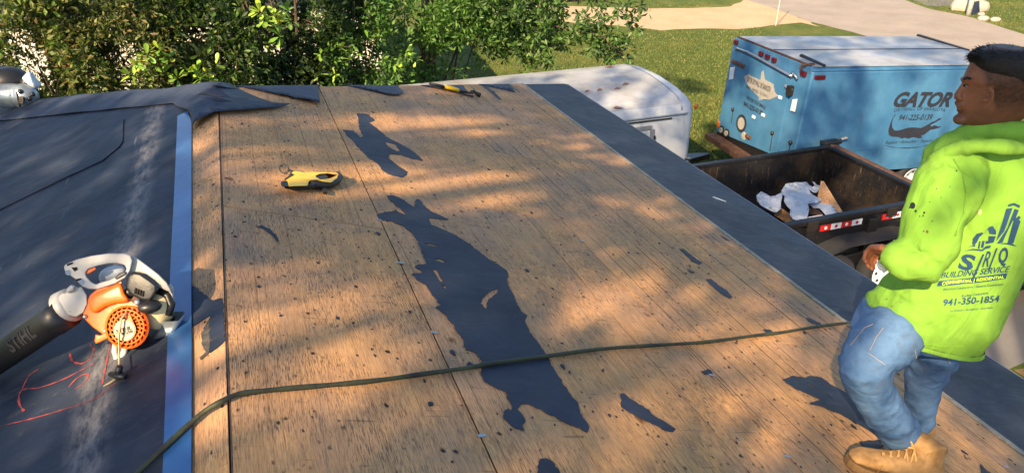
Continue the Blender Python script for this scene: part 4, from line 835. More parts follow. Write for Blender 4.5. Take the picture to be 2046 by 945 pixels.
MB().tube([bp(BL, BW / 2 - .6, -BH - .12), bp(BL + 1.2, BW / 2, -BH - .16), bp(BL, BW / 2 + .6, -BH - .12)], .05, 8).build('tongue', mat('bed_out'), bt)
MB().tube([rear(1604, 139, .05), rear(1609, 130, .06), bp(.12, BW - .15, .02)], .025, 6).build('bracket', mat('rust'), bt); MB().tube([bp(.05, BW - .45, .10), bp(.22, BW - .02, .03)], [.05, .035], 7, flat=.5).build('wiper_arm', mat('black'), bt)
MB().tube([side(1669, 290, .04), side(1676, 276, .06)], .016, 6).build('lock_rod', mat('dark_metal'), bt); MB().tube([side(1676, 276, .06), side(1687, 273, .06)], .035, 8, flat=.5).build('rod_handle', mat('primer'), bt)
# side print
S5 = lambda *q: [(1740 + x / 6.3, 160 + y / 6.3) for x, y in q]
def stext(s, a, b, t, **k): a, b, t = S5(a, b, t); plane_text(s, side(*a), side(*b), side(*t), sn, mat('print_dark'), bt, **k)
for k in range(1, 7): MB().hexa([bp(k * .61, BW + .0005, -.1), bp(k * .61 + .012, BW + .0005, -.1), bp(k * .61 + .012, BW + .004, -.1), bp(k * .61, BW + .004, -.1)] + [bp(k * .61, BW + .0005, -BH + .02), bp(k * .61 + .012, BW + .0005, -BH + .02), bp(k * .61 + .012, BW + .004, -BH + .02), bp(k * .61, BW + .004, -BH + .02)][::1]).build('panel_seam', mat('blue_paint'), bt)
MB().tube([bp(.1, BW + .002, -BH + .42), bp(BL - .05, BW + .002, -BH + .42)], .006, 5).build('rub_rail', mat('blue_paint'), bt)
stext('GATOR', (272, 332), (985, 330), (300, 160), bold=.045, shear=.28, spacing=.96)
stext('DRYWALL OF SARASOTA', (285, 402), (930, 402), (292, 362), arc=.55); stext('941-225-0139', (345, 508), (762, 500), (352, 440), bold=.02, shear=.15); stext('Repairs • Remodels • Texturing', (178, 806), (800, 776), (185, 768), shear=.3)
plane_poly([S5((318, 424), (300, 435), (265, 490), (235, 570), (217, 640), (225, 690), (260, 712), (350, 718), (385, 738), (430, 725), (470, 738), (520, 720), (560, 722), (600, 735), (650, 725), (625, 705), (680, 680), (750, 625), (800, 618), (860, 600), (888, 582), (850, 586), (800, 570), (755, 588), (750, 560), (790, 545), (850, 510), (885, 490), (880, 478), (850, 485), (800, 520), (760, 530), (735, 550), (690, 575), (630, 605), (560, 598), (520, 597), (470, 600), (400, 620), (340, 638), (295, 635), (268, 600), (262, 540), (280, 480))], side, sn, mat('print_dark'), bt, 'reptile_logo')
plane_poly([S5((150, 815), (250, 838), (360, 850), (470, 852), (560, 845), (650, 830), (740, 805), (800, 782), (740, 812), (650, 838), (560, 853), (470, 860), (360, 858), (250, 846))], side, sn, mat('print_dark'), bt, 'underline')
# ------------------------------------------------------------------ black dump trailer
dt = thing('dump_trailer', (7.6, 8.3, 0), 'black steel dump trailer holding white sheeting and plywood scraps below the eave', 'trailer')
X0_, X1_, Y0_, Y1_, RZ, FZ = 5.7, 9.12, 7.17, 9.40, 1.28, .70
MB().box(((X0_ + X1_) / 2, (Y0_ + Y1_) / 2, FZ - .03), (X1_ - X0_, Y1_ - Y0_, .06)).build('bed_floor', mat('bed'), dt)
for c, d, m in ((((X0_ + X1_) / 2, Y1_ - .02, (RZ + FZ) / 2), (X1_ - X0_, .04, RZ - FZ), 'bed'), ((X1_ - .02, (Y0_ + Y1_) / 2, (RZ + FZ) / 2), (.04, Y1_ - Y0_ - .08, RZ - FZ), 'bed'), ((X0_ + .02, (Y0_ + Y1_) / 2, (RZ + FZ) / 2), (.04, Y1_ - Y0_ - .08, RZ - FZ), 'bed'), (((X0_ + X1_) / 2, Y0_ + .02, (RZ + FZ) / 2), (X1_ - X0_, .04, RZ - FZ), 'bed_out')): MB().box(c, d).build('side_wall', mat(m), dt)
for c, d in ((((X0_ + X1_) / 2, Y0_ + .0, RZ + .025), (X1_ - X0_ + .06, .10, .07)), (((X0_ + X1_) / 2, Y1_ - .0, RZ + .025), (X1_ - X0_ + .06, .09, .07)), ((X1_ - .0, (Y0_ + Y1_) / 2, RZ + .026), (.09, Y1_ - Y0_ - .11, .068)), ((X0_, (Y0_ + Y1_) / 2, RZ + .026), (.09, Y1_ - Y0_ - .11, .068))): MB().box(c, d).build('top_rail', mat('bed_out'), dt, False, .012)
for x in (6.95, 8.0, 8.75): MB().box((x, Y0_ - .035, (RZ + FZ) / 2 - .06), (.16, .07, RZ - FZ - .02)).build('stake_post', mat('bed_out'), dt, False, .01); 
for x in (6.95, 8.3): MB().box((x, Y0_ - .055, RZ - .02), (.17, .03, .13)).build('stake_pocket', mat('dark_metal'), dt, False, .006)
MB().box(((X0_ + X1_) / 2, Y0_ - .02, .60), (X1_ - X0_, .06, .16)).build('frame_rail', mat('bed_out'), dt, False, .01)
yt = Y0_ - .002
for xa, n_ in ((1636, 4), (1764, 4)):
    for k in range(n_):
        a = at_y(xa + k * 21.5, 472 - (xa + k * 21.5 - 1636) * .33 * 1.0, yt); b = at_y(xa + (k + 1) * 21.5 - .5, 472 - (xa + (k + 1) * 21.5 - 1636) * .33, yt); z = 1.165
        w = abs(b.x - a.x); c = V(((a.x + b.x) / 2, yt - .002, z)); tp = MB().box(c, (w, .008, .085)).build('reflective_tape', mat('white_tape' if k % 2 else 'red_tape'), dt)
        MB().cyl(c + V((0, -.003, 0)), c + V((0, -.006, 0)), .024, 12).build('emblem', mat('red_tape' if k % 2 else 'white_tape'), tp)
for x in (8.25, 7.30):
    for s, y in ((-1, Y0_ - .16), (1, Y1_ + .16)):
        wheel(dt, (x, y, .41), (0, s, 0), .41, .22, 'wrap')
for s, y in ((-1, Y0_ - .15), (1, Y1_ + .15)):
    pr = [(6.85, .42), (6.95, .70), (7.15, .92), (7.45, 1.0), (8.4, 1.0), (8.7, .92), (8.9, .70), (9.0, .42)]
    MB().loft([[V((px_, y - .15, pz)), V((px_, y + .15, pz)), V((px_ , y + .15, pz - .025)), V((px_, y - .15, pz - .025))] for px_, pz in pr]).build('fender', mat('rubber'), dt, False)
MB().hexa([(X1_ + .05, Y0_ + .05, RZ - .1), (X1_ + .26, Y0_ + .05, RZ - .1), (X1_ + .26, Y1_ + .02, RZ - .1), (X1_ + .05, Y1_ + .02, RZ - .1), (X1_ + .06, Y0_ + .05, RZ + .06), (X1_ + .22, Y0_ + .05, RZ + .02), (X1_ + .22, Y1_ + .02, RZ + .04), (X1_ + .06, Y1_ + .02, RZ + .07)]).build('ramp_board', mat('rust'), dt, False, .01)
MB().box((9.28, 9.52, RZ + .06), (.34, .16, .05)).build('tarp_bracket', mat('black'), dt, False, .01)
for s in (-.35, .35): MB().tube([(X1_, 8.3 + s * 1.6, .55), (10.4, 8.3 + s * .1, .52)], .05, 8).build('tongue', mat('bed_out'), dt)
# things thrown in the bed
def crumple(name, px, z0, amp, mats, label, cat, seed, freq=3.2, edge=.0, sub=4, group=None):
    s = 1 / 60.; vs, fs = fill2d([[(x * s, y * s) for x, y in ragged(px, 8, 1.2, seed)]]); vs, fs = sub2d(vs, fs, sub)
    out = []
    for x, y in vs:
        p = at_z(x / s, y / s, z0); r_ = 1 - abs(noise.noise(V((p.x * freq, p.y * freq, seed)))) * 2; r2 = 1 - abs(noise.noise(V((p.x * freq * 2.4 + 7, p.y * freq * 2.4, seed)))) * 2
        d = noise.noise(V((p.x * freq * 5, p.y * freq * 5, seed + 3))); p = p + (V(CAM) - p).normalized() * amp * (.55 * r_ + .35 * r2 + .14 * d); out.append(p)
    o = pyd(name, out, fs, mats, None, False); m = o.modifiers.new('t', 'SOLIDIFY'); m.thickness = .006; return tag(o, label, cat, group)
E3 = lambda *q: [(1480 + x / 7.875, 340 + y / 7.875) for x, y in q]
def board(name, px4, zs, th, mats, label, cat):
    c = [at_z(*p, z) for p, z in zip(px4, zs)]; n = (c[1] - c[0]).cross(c[3] - c[0]).normalized(); n = n if n.z > 0 else -n
    return tag(MB().hexa([q - n * th for q in c] + c).build(name, mats), label, cat)
board('plywood_offcut', E3((1262, 172), (1308, 178), (1650, 730), (1180, 560)), (1.12, 1.12, .80, .82), .018, mat('ply_scrap'), 'warm brown plywood offcut leaning in the dump trailer beside the white sheeting', 'board')
board('floor_board', E3((525, 690), (640, 600), (1050, 860), (880, 900)), (.76, .76, .76, .76), .02, mat('ply_scrap'), 'tan board lying flat on the dump trailer floor by the eave', 'board')
crumple('plastic_sheet', E3((640, 330), (710, 215), (860, 195), (1040, 190), (1075, 240), (1130, 270), (1160, 240), (1125, 185), (1165, 195), (1190, 235), (1250, 250), (1240, 310), (1190, 355), (1140, 350), (1060, 295), (1110, 370), (1160, 410), (1270, 470), (1200, 510), (1060, 530), (1070, 640), (1050, 740), (1040, 830), (980, 845), (900, 800), (820, 770), (770, 700), (780, 620), (720, 560), (680, 490), (690, 410), (650, 380)), .95, .17, mat('white_plastic'), 'crumpled white plastic sheet heaped in the middle of the dump trailer', 'plastic sheet', 2)
crumple('plastic_sheet', E3((245, 400), (320, 340), (400, 380), (465, 420), (540, 410), (660, 350), (650, 430), (630, 520), (635, 610), (570, 660), (520, 665), (430, 620), (320, 560), (260, 480)), .93, .15, mat('white_plastic'), 'pale torn end of plastic sheeting nearest the felt eave in the dump trailer', 'plastic sheet', 5)
w_ = crumple('bundle_wrap', E3((1070, 545), (1260, 490), (1420, 545), (1450, 560), (1540, 690), (1600, 735), (1400, 775), (1320, 690), (1230, 600), (1150, 600)), .86, .05, mat('wrap'), 'pale printed bundle wrapper with black bars lying on the plywood offcut', 'wrapper', 8, 2.5)
for k in range(6):
    x, y = 1425 + k * 19, 575 + k * 23; q = [at_z(*p, .93) for p in E3((x, y), (x + 42, y - 6), (x + 50, y + 5), (x + 8, y + 11))]; pyd('printed_bar', [v + (V(CAM) - v).normalized() * .03 for v in q], [(0, 1, 2, 3)], mat('print_dark'), w_)
crumple('paper_scrap', E3((1060, 740), (1180, 720), (1290, 710), (1295, 785), (1070, 825)), .84, .04, mat('paper'), 'small printed paper scrap on the dump trailer floor below the wrapper', 'paper', 11, 3)
crumple('shingle_scrap', E3((1075, 600), (1140, 590), (1230, 640), (1290, 700), (1180, 710), (1080, 690)), .84, .05, mat('rust'), 'rust brown shingle scrap between the plastic sheet and the wrapper', 'scrap', 12, 3)
# ------------------------------------------------------------------ dark blue pickup, mostly hidden behind the man
pk = thing('pickup_truck', (11.6, 6.6, 0), 'dark blue pickup truck half hidden behind the man in the lime shirt', 'truck')
PX, PYn, PYf = 9.42, 5.86, 7.66
def psec(x, pts): return None
def hull(prof, ya, yb, inset=.0):             # side profile (x,z) extruded across the truck
    n = len(prof); vs = [V((PX + x, ya, z)) for x, z in prof] + [V((PX + x, yb, z)) for x, z in prof]
    return MB().add(vs, [tuple(range(n)), tuple(reversed(range(n, 2 * n)))] + [(i, n + i, n + (i + 1) % n, (i + 1) % n) for i in range(n)])
hull([(0, .52), (.55, .48), (.62, .72), (.85, .88), (1.15, .88), (1.38, .72), (1.45, .45), (3.55, .45), (3.62, .72), (3.85, .88), (4.15, .88), (4.38, .72), (4.45, .45), (5.1, .5), (5.2, .7), (5.15, .98), (4.0, 1.12), (1.75, 1.16), (0, 1.14), (-.02, .8)], PYn, PYf).build('body', mat('navy_paint'), pk, False, .03, 3)
hull([(1.8, 1.14), (1.95, 1.78), (2.2, 1.86), (3.05, 1.84), (3.95, 1.12)], PYn + .10, PYf - .10).build('cab', mat('navy_paint'), pk, False, .05, 3)
for y in (PYn + .092, PYf - .092): hull([(2.05, 1.22), (2.12, 1.72), (2.85, 1.74), (3.5, 1.22)], y - .006, y + .006).build('side_window', mat('glass'), pk)
hull([(1.76, 1.22), (1.92, 1.74), (1.93, 1.74), (1.78, 1.22)], PYn + .25, PYf - .25).build('rear_window', mat('glass'), pk)
MB().box((PX + .9, (PYn + PYf) / 2, 1.165), (1.5, 1.45, .02)).build('bed_floor', mat('black'), pk)
for y in (PYn + .06, PYf - .06):
    tl = MB().box((PX + .02, y, .93), (.09, .15, .34)).build('tail_light', mat('red_lens'), pk, False, .02); MB().box((PX - .005, y, .80), (.06, .14, .08)).build('reverse_lens', mat('white_tape'), tl, False, .01)
MB().box((PX - .13, (PYn + PYf) / 2, .55), (.16, PYf - PYn + .02, .17)).build('rear_bumper', mat('chrome'), pk, False, .03, 3)
for x in (1.0, 4.0):
    for s, y in ((-1, PYn + .10), (1, PYf - .10)): wheel(pk, (PX + x, y, .38), (0, s, 0), .38, .22, 'steel', 5)
# ------------------------------------------------------------------ backpackless leaf blower lying on the felt
def frame(D0):                                # pixel + height towards the camera -> world
    return lambda x, y, w=0.0: V(CAM + RM @ (np.array([(x - CX) / F, (y - CY) / F, 1.0]) * (D0 - w)))
bl = frame(2.55); KX = 2.5 / F                # metres per pixel at the blower
CF = V(-RM[:, 2])                             # towards the camera
def prism(name, px, w0, w1, mats, par, fn, bevel=.008, seg=3, smooth=False, holes=()):
    vs, fs = fill2d([[(x / 100, y / 100) for x, y in lp] for lp in [px, *holes]], .1)
    o = pyd(name, [fn(v.x * 100, v.y * 100, w1 if v.z > 0 else w0) for v in vs], fs, mats, par)
    bm = bmesh.new(); bm.from_mesh(o.data); bmesh.ops.remove_doubles(bm, verts=bm.verts, dist=1e-5); bmesh.ops.dissolve_limit(bm, angle_limit=.01, verts=bm.verts, edges=bm.edges); bmesh.ops.recalc_face_normals(bm, faces=bm.faces); bm.to_mesh(o.data); bm.free()
    if bevel: b = o.modifiers.new('b', 'BEVEL'); b.width = bevel; b.segments = seg; b.limit_method = 'ANGLE'; b.angle_limit = .5
    if smooth: o.data.polygons.foreach_set('use_smooth', [True] * len(o.data.polygons))
    return o
lb = thing('leaf_blower', tuple(roofL(240, 720)), 'orange and white petrol leaf blower standing on the black felt', 'leaf blower')
G4 = lambda *q: [(90 + x / 3.148, 480 + y / 3.148) for x, y in q]
# fan housing (volute) with a proud rim
vol = prism('fan_housing', G4((262, 385), (285, 340), (330, 305), (385, 290), (430, 285), (480, 250), (490, 300), (510, 350), (550, 385), (600, 420), (640, 460), (655, 520), (645, 580), (615, 620), (560, 638), (490, 640), (440, 628), (400, 612), (345, 640), (320, 650), (312, 635), (318, 590), (345, 598), (365, 590), (300, 545), (245, 490), (237, 450)), -.06, .045, mat('orange'), lb, bl, .014, 4, True)
prism('housing_shoulder', G4((270, 400), (300, 340), (385, 300), (480, 260), (500, 330), (540, 390), (440, 400), (380, 420), (300, 470)), .02, .065, mat('orange'), lb, bl, .015, 3, True)
fc = G4((515, 545))[0]; cR = 128 / 3.148
def disc(x, y, r, w0, w1, n=28): return [[bl(x + r * math.cos(2 * math.pi * k / n), y + r * math.sin(2 * math.pi * k / n) * .98, w) for k in range(n)] for w in (w0, w1)]
MB().loft(disc(fc[0], fc[1], cR * 1.10, .02, .058) + disc(fc[0], fc[1], cR * 1.0, .064, .05)).build('fan_cover', mat('orange'), lb, True).modifiers.new('e', 'EDGE_SPLIT').split_angle = .6
fcv = MB().loft(disc(fc[0], fc[1], cR * .96, .045, .053)).build('grille_back', mat('dark_gap'), lb)
gr = MB()
for k in range(22):
    a = 2 * math.pi * k / 22; gr.tube([bl(fc[0] + r * cR * math.cos(a + t), fc[1] + r * cR * math.sin(a + t), .058) for r, t in ((.5, 0), (.75, .08), (.98, .2))], .0032, 5)
for r in (.66, .84): gr.tube([bl(fc[0] + r * cR * math.cos(k * .2244), fc[1] + r * cR * math.sin(k * .2244), .059) for k in range(29)], .003, 5, False)
tag(gr.build('fan_grille', mat('orange'), lb, True), kind='stuff')
prism('housing_blade', G4((500, 460), (530, 450), (560, 520), (575, 570), (545, 560), (515, 510)), .056, .066, mat('orange'), lb, bl, .003)
c0 = G4((502, 565))[0]; hub = MB().loft(disc(c0[0], c0[1], 70 / 3.148, .05, .068) + disc(c0[0], c0[1], 60 / 3.148, .071, .072)).build('hub_plate', mat('tank'), lb, True); hub.modifiers.new('e', 'EDGE_SPLIT').split_angle = .6
def fr_text(s, a, b, t, fn, w, m, par, **k): plane_text(s, fn(*a, w), fn(*b, w), fn(*t, w), CF, mat(m), par, off=.001, **k)
g1 = lambda x, y: G4((x, y))[0]
fr_text('STIHL', g1(446, 585), g1(546, 558), g1(442, 563), bl, .0735, 'print_dark', hub, bold=.04, shear=.15); fr_text('BG50', g1(482, 596), g1(552, 578), g1(479, 580), bl, .0735, 'print_dark', hub, bold=.04)
for x, y in ((380, 570), (252, 480)): MB().ball(bl(*g1(x, y), .047), .008, None, 8, 5).build('screw', mat('steel'), lb, True)
# white handle: one continuous loop
pt_ = lambda q, w: [bl(*g1(x, y), w) for x, y in q]
prism('handle', G4((118, 168), (130, 150), (200, 120), (290, 98), (400, 82), (500, 82), (538, 94), (550, 130), (535, 190), (500, 238), (440, 272), (370, 295), (330, 308), (270, 305), (235, 290), (185, 238), (150, 215), (125, 192)), .005, .052, mat('white_tool'), lb, bl, .016, 4, True, [G4((253, 205), (268, 182), (330, 160), (400, 146), (450, 142), (500, 155), (515, 180), (498, 210), (450, 228), (400, 252), (350, 264), (320, 278), (285, 258), (260, 228))])
prism('carburettor_cover', G4((335, 215), (370, 175), (430, 160), (500, 160), (510, 215), (440, 260), (360, 290), (340, 250)), -.07, -.02, mat('wrap'), lb, bl, .015, 3, True)
prism('trigger', G4((253, 205), (268, 184), (315, 168), (322, 182), (300, 196), (272, 212)), .012, .045, mat('orange'), lb, bl, .003)
prism('switch', G4((440, 235), (470, 205), (512, 196), (505, 216), (470, 236), (445, 248)), .03, .058, mat('black'), lb, bl, .003)
for q in (((165, 172), (200, 168), (206, 186), (185, 196)), ((135, 150), (170, 138), (178, 146), (140, 162)), ((190, 245), (225, 238), (236, 250), (200, 258))): prism('recess', G4(*q), .03, .0535, mat('dark_gap'), lb, bl, 0)
for x, y in ((146, 203), (232, 262)): MB().cyl(bl(*g1(x, y), .05), bl(*g1(x, y), .056), .009, 10).build('screw', mat('steel'), lb)
prism('engine_shroud', G4((530, 90), (590, 120), (650, 165), (715, 215), (765, 265), (785, 300), (800, 340), (775, 320), (750, 310), (715, 290), (690, 250), (640, 215), (590, 200), (540, 200), (515, 190), (545, 150)), -.09, .03, mat('white_tool'), lb, bl, .012, 3, True)
prism('shroud_side', G4((740, 310), (790, 270), (808, 300), (805, 400), (790, 460), (770, 470), (795, 400), (770, 330)), -.09, .0, mat('white_tool'), lb, bl, .008, 2, True)
mf = prism('muffler_cover', G4((520, 215), (560, 198), (600, 205), (660, 245), (705, 280), (705, 320), (680, 360), (660, 385), (610, 380), (540, 345), (505, 300)), -.05, .055, mat('black'), lb, bl, .022, 4, True)
for k in range(4): MB().tube([bl(*g1(572 + k * 16, 300 + k * 6), .056), bl(*g1(566 + k * 16, 335 + k * 6), .056)], .004, 5).build('vent_slot', mat('dark_gap'), mf)
MB().ball(bl(*g1(532, 330), .03), (.018, .018, .02)).build('primer_bulb', mat('black'), lb, True)
MB().hexa(pt_(((535, 385), (590, 400), (605, 375), (560, 345)), .0) + pt_(((535, 385), (590, 400), (605, 375), (560, 345)), .05)).build('bracket', mat('rust'), lb, False, .005); MB().ball(bl(*g1(581, 390), .055), .011, None, 8, 6).build('bolt', mat('steel'), lb, True)
MB().ball(bl(*g1(658, 418), .05), (.038, .026, .022), RM3 if False else None, 14, 8).build('fuel_cap', mat('black'), lb, True)
tk = MB(); tk.ball(bl(*g1(705, 445), -.01), (.055, .045, .06)).ball(bl(*g1(735, 400), -.02), (.045, .045, .05)).ball(bl(*g1(700, 500), -.01), (.035, .04, .035)); t_ = tk.build('fuel_tank', mat('tank'), lb); remesh(t_, .008, 6, .6)
MB().tube(pt_(((715, 320), (770, 350), (795, 400), (775, 470)), .0), .014, 8).build('tank_strap', mat('black'), lb, True)
# elbow and blower tube
prism('nozzle_elbow', G4((84, 372), (92, 345), (112, 330), (128, 336), (140, 300), (165, 278), (190, 286), (205, 300), (228, 290), (262, 345), (265, 400), (240, 455), (195, 482), (150, 472), (118, 435), (95, 400)), -.07, .05, mat('white_tool'), lb, bl, .022, 4, True)
prism('elbow_latch', G4((128, 330), (140, 300), (165, 280), (188, 288), (180, 312), (150, 330)), .04, .07, mat('white_tool'), lb, bl, .008, 3, True)
MB().tube([bl(*g1(175, 400), -.005), bl(*g1(112, 432), -.008)], [.058, .060], 20).build('tube_clamp', mat('white_tool'), lb, True)
ta, tb = bl(134, 622, .01), bl(-40, 741, -.10); pipe = MB().tube([ta, ta.lerp(tb, .15), ta.lerp(tb, .17), tb], [.056, .055, .052, .050], 20).build('blower_tube', mat('black'), lb, True)
ax_ = (ta - tb).normalized(); up_ = CF.cross(ax_).normalized(); up_ = up_ if up_.z > 0 else -up_; ou_ = ax_.cross(up_); ou_ = ou_ if ou_.dot(CF) > 0 else -ou_
vs, fs = text2d('STIHL', .03); vs, fs = sub2d(vs, fs, 2); p0 = ta.lerp(tb, .52)
def wrap(x, y, r):
    h = (y - .5) * .046; c = math.sqrt(max(0, 1 - (h / r) ** 2)); return p0 + ax_ * (x * .125) + up_ * h + ou_ * (c * r)
ln = pyd('embossed_lettering', [wrap(x, y, .0535) for x, y in vs], fs, mat('rubber'), pipe); so_ = ln.modifiers.new('s', 'SOLIDIFY'); so_.thickness = .003
# rear air outlet, foot, starter cord
q0 = bl(345, 632, -.02); q1 = bl(327, 678, -.055); s_ = V(RM[:, 0]); n_ = (q1 - q0).normalized(); t2 = n_.cross(s_).normalized()
sq = lambda c, a, b: [c + s_ * sx * a + t2 * sy * b for sx, sy in ((-1, -1), (-.6, -1.15), (.6, -1.15), (1, -1), (1.1, -.5), (1.1, .5), (1, 1), (.6, 1.15), (-.6, 1.15), (-1, 1), (-1.1, .5), (-1.1, -.5))]
MB().loft([sq(q1.lerp(q0, .9), .012, .02), sq(q1.lerp(q0, .5), .020, .021), sq(q0, .03, .03), sq(q1, .030, .026), sq(q1, .024, .020), sq(q1.lerp(q0, .5), .022, .018)][::1], False).build('exhaust_duct', mat('silver'), lb, True)
MB().tube(pt_(((448, 640), (440, 700), (452, 750), (480, 755), (498, 700), (505, 640)), -.0), .011, 8).build('foot', mat('white_tool'), lb, True)
MB().hexa(pt_(((450, 650), (495, 650), (490, 740), (458, 740)), -.03) + pt_(((450, 650), (495, 650), (490, 740), (458, 740)), -.008)).build('foot_pad', mat('black'), lb, False, .004)
hb = roofL(237, 751, .018)
MB().tube([bl(*g1(520, 455), .066), bl(*g1(480, 490), .085), bl(*g1(465, 600), .09), bl(*g1(465, 720), .06), roofL(238, 738, .04)], .0035, 6).build('pull_cord', mat('cord'), lb, True)
pu = MB(); pu.tube([roofL(240, 732, .05), roofL(234, 750, .02)], [.009, .012], 10); pu.tube([roofL(221, 747, .018), roofL(236, 751, .02), roofL(250, 752, .02)], [.009, .012, .009], 10); pu.build('pull_handle', mat('black'), lb, True)
MB().tube([roofL(233, 755, .008), roofL(220, 764, .006), roofL(207, 771, .005)], [.007, .005, .003], 6, flat=.6).build('frayed_cord', mat('cord'), lb, True)
# ------------------------------------------------------------------ yellow hand tool with D grip
yt_ = thing('roofing_tool', tuple(roofR(620, 380)), 'yellow and black hand tool with D shaped grip lying on the plywood', 'hand tool')
Y7 = lambda *q: [(500 + x / 7.87, 300 + y / 7.87) for x, y in q]
yf = lambda x, y, h: roofR(x, y, h)
prism('body', Y7((640, 352), (700, 332), (790, 340), (850, 356), (1000, 345), (1200, 350), (1380, 358), (1415, 400), (1410, 440), (1360, 455), (1270, 512), (1150, 500), (1040, 470), (925, 482), (905, 560), (690, 568), (600, 575), (585, 482), (520, 476), (600, 430), (680, 372)), .004, .052, mat('yellow'), yt_, yf, .006, 2, False, [Y7((1020, 410), (1090, 376), (1200, 366), (1370, 368), (1360, 400), (1250, 448), (1090, 458))])
MB().tube([roofR(*Y7((1375, 362))[0], .045), roofR(*Y7((1412, 420))[0], .04), roofR(*Y7((1370, 490))[0], .035), roofR(*Y7((1270, 540))[0], .03), roofR(*Y7((1130, 545))[0], .028), roofR(*Y7((930, 535))[0], .028)], [.012, .016, .018, .02, .022, .022], 10).build('grip', mat('grip'), yt_, True)
prism('nose_bumper', Y7((485, 490), (585, 480), (600, 575), (500, 578), (478, 540)), .0, .05, mat('grip'), yt_, yf, .005)
prism('nose_shoulder', Y7((610, 400), (640, 362), (690, 376), (660, 400), (600, 430), (540, 470), (520, 470)), .02, .056, mat('grip'), yt_, yf, .004)
prism('trigger', Y7((1020, 412), (1100, 380), (1185, 378), (1230, 440), (1130, 455), (1080, 458)), .01, .045, mat('grip'), yt_, yf, .004)
lbp = [roofR(*p, .034) for p in Y7((682, 500), (900, 492), (905, 556), (690, 560))]; nn_ = (V(CAM) - lbp[0]).normalized(); MB().hexa([p - nn_ * .004 for p in lbp] + [p + nn_ * .016 for p in lbp]).build('label', mat('yellow_label'), yt_)
MB().hexa([roofR(*p, .0) for p in Y7((1135, 610), (1205, 605), (1212, 685), (1140, 690))] + [roofR(*p, .03) for p in Y7((1135, 595), (1200, 590), (1205, 660), (1140, 665))]).build('foot', mat('grip'), yt_, False, .003)
MB().box(roofR(*Y7((760, 590))[0], .012), (.16, .03, .02)).build('magazine', mat('dark_metal'), yt_, False, .004)
rc = V(roofR(*Y7((535, 295))[0], .03)); ra = V(RM[:, 0]); rb = V((0, .55, .83)).normalized()
MB().tube([rc + (ra * math.cos(k * .3307) + rb * math.sin(k * .3307)) * .024 for k in range(19)] + [rc + ra * .024 + rb * .001], .0032, 7).build('hang_ring', mat('grip'), yt_, True)
MB().tube([rc + ra * .022 - rb * .008, roofR(*Y7((650, 330))[0], .045), roofR(*Y7((640, 370))[0], .045)], .007, 7).build('ring_lug', mat('grip'), yt_, True)
# ------------------------------------------------------------------ hammer and flat bar by the hip
hm = thing('hammer', tuple(roofR(910, 180)), 'claw hammer with yellow grip lying across the flat bar near the hip', 'hammer')
MB().tube([roofR(858, 167, .03), roofR(888, 174, .03)], [.012, .017], 9).build('handle_end', mat('grip'), hm, True)
MB().tube([roofR(886, 173, .032), roofR(900, 176, .034), roofR(917, 181, .03)], [.017, .021, .017], 10).build('grip', mat('yellow'), hm, True)
MB().tube([roofR(916, 181, .03), roofR(945, 187, .03)], [.010, .009], 8).build('shaft', mat('dark_metal'), hm, True)
hh = MB(); hh.tube([roofR(960, 191, .025), roofR(955, 189, .028), roofR(950, 186, .03), roofR(946, 180, .05)], [.024, .022, .016, .006], 10); hh.tube([roofR(946, 184, .03), roofR(941, 183, .02)], [.014, .012], 8); hh.build('head', mat('dark_metal'), hm, True)
pb = MB(); pb.tube([roofR(862, 173, .012), roofR(900, 182, .012), roofR(936, 191, .012), roofR(945, 193, .02)], [.010, .012, .016, .02], 8, flat=.4)
tag(pb.build('pry_bar', mat('dark_metal'), None, True), 'dark flat pry bar lying on the plywood under the hammer', 'pry bar')
# ------------------------------------------------------------------ silver nailer at the left edge
ng = thing('nail_gun', tuple(roofL(30, 205)), 'silver air nailer with black belt lying on the felt hip cap', 'nail gun')
DN = roofL(30, 214).__sub__(V(CAM)).dot(V(RM[:, 2])) - .02; nf = frame(DN); NK = DN / F
N8 = lambda x, y: (x / 8.59, 130 + y / 8.59)
bd = MB(); bd.tube([nf(*N8(-300, 520), .09), nf(*N8(100, 530), .09), nf(*N8(300, 535), .09)], [27 * NK * .9] * 3, 16); bd.ball(nf(*N8(440, 545), .09), (25 * NK, 25 * NK, 23 * NK)).ball(nf(*N8(400, 520), .10), (22 * NK, 22 * NK, 24 * NK)).ball(nf(*N8(520, 520), .08), (11 * NK, 15 * NK, 18 * NK)).ball(nf(*N8(400, 640), .09), (15 * NK, 14 * NK, 12 * NK))
b_ = bd.build('housing', mat('silver'), ng); remesh(b_, .012, 4, .5)
for k in range(4): MB().tube([nf(*N8(330, 560 + k * 32), .20), nf(*N8(410, 565 + k * 32), .20)], .010, 6).build('cooling_rib', mat('dark_metal'), ng)
MB().tube([nf(*N8(290, 470), .19), nf(*N8(320, 620), .20), nf(*N8(350, 720), .18)], .008, 6).build('seam', mat('dark_gap'), ng)
for x, y in ((350, 460), (560, 505), (510, 580)): MB().ball(nf(*N8(x, y), .19 if x < 400 else .15), .022, None, 8, 6).build('screw_recess', mat('black'), ng, True)
MB().ball(nf(*N8(145, 425), .165), (.035, .02, .02)).build('red_emblem', mat('red_lens'), ng, True)
MB().ball(nf(*N8(120, 290), .0), (.19, .16, .13), None, 14, 9).build('canister', mat('black'), ng, True)
MB().tube([nf(*N8(30, 300), .12), nf(*N8(90, 210), .12), nf(*N8(170, 160), .05)], .012, 6).build('strap', mat('dark_metal'), ng, True)
MB().tube([nf(*N8(420, 340), .06), nf(*N8(510, 300), .06)], [.055, .06], 14).build('air_fitting', mat('black'), ng, True)
MB().tube([nf(*N8(490, 305), .06), nf(*N8(530, 270), .06), nf(*N8(590, 280), .05), nf(*N8(610, 262), .05)], [.06, .072, .075, .055], 16).build('air_cap', mat('wrap'), ng, True)
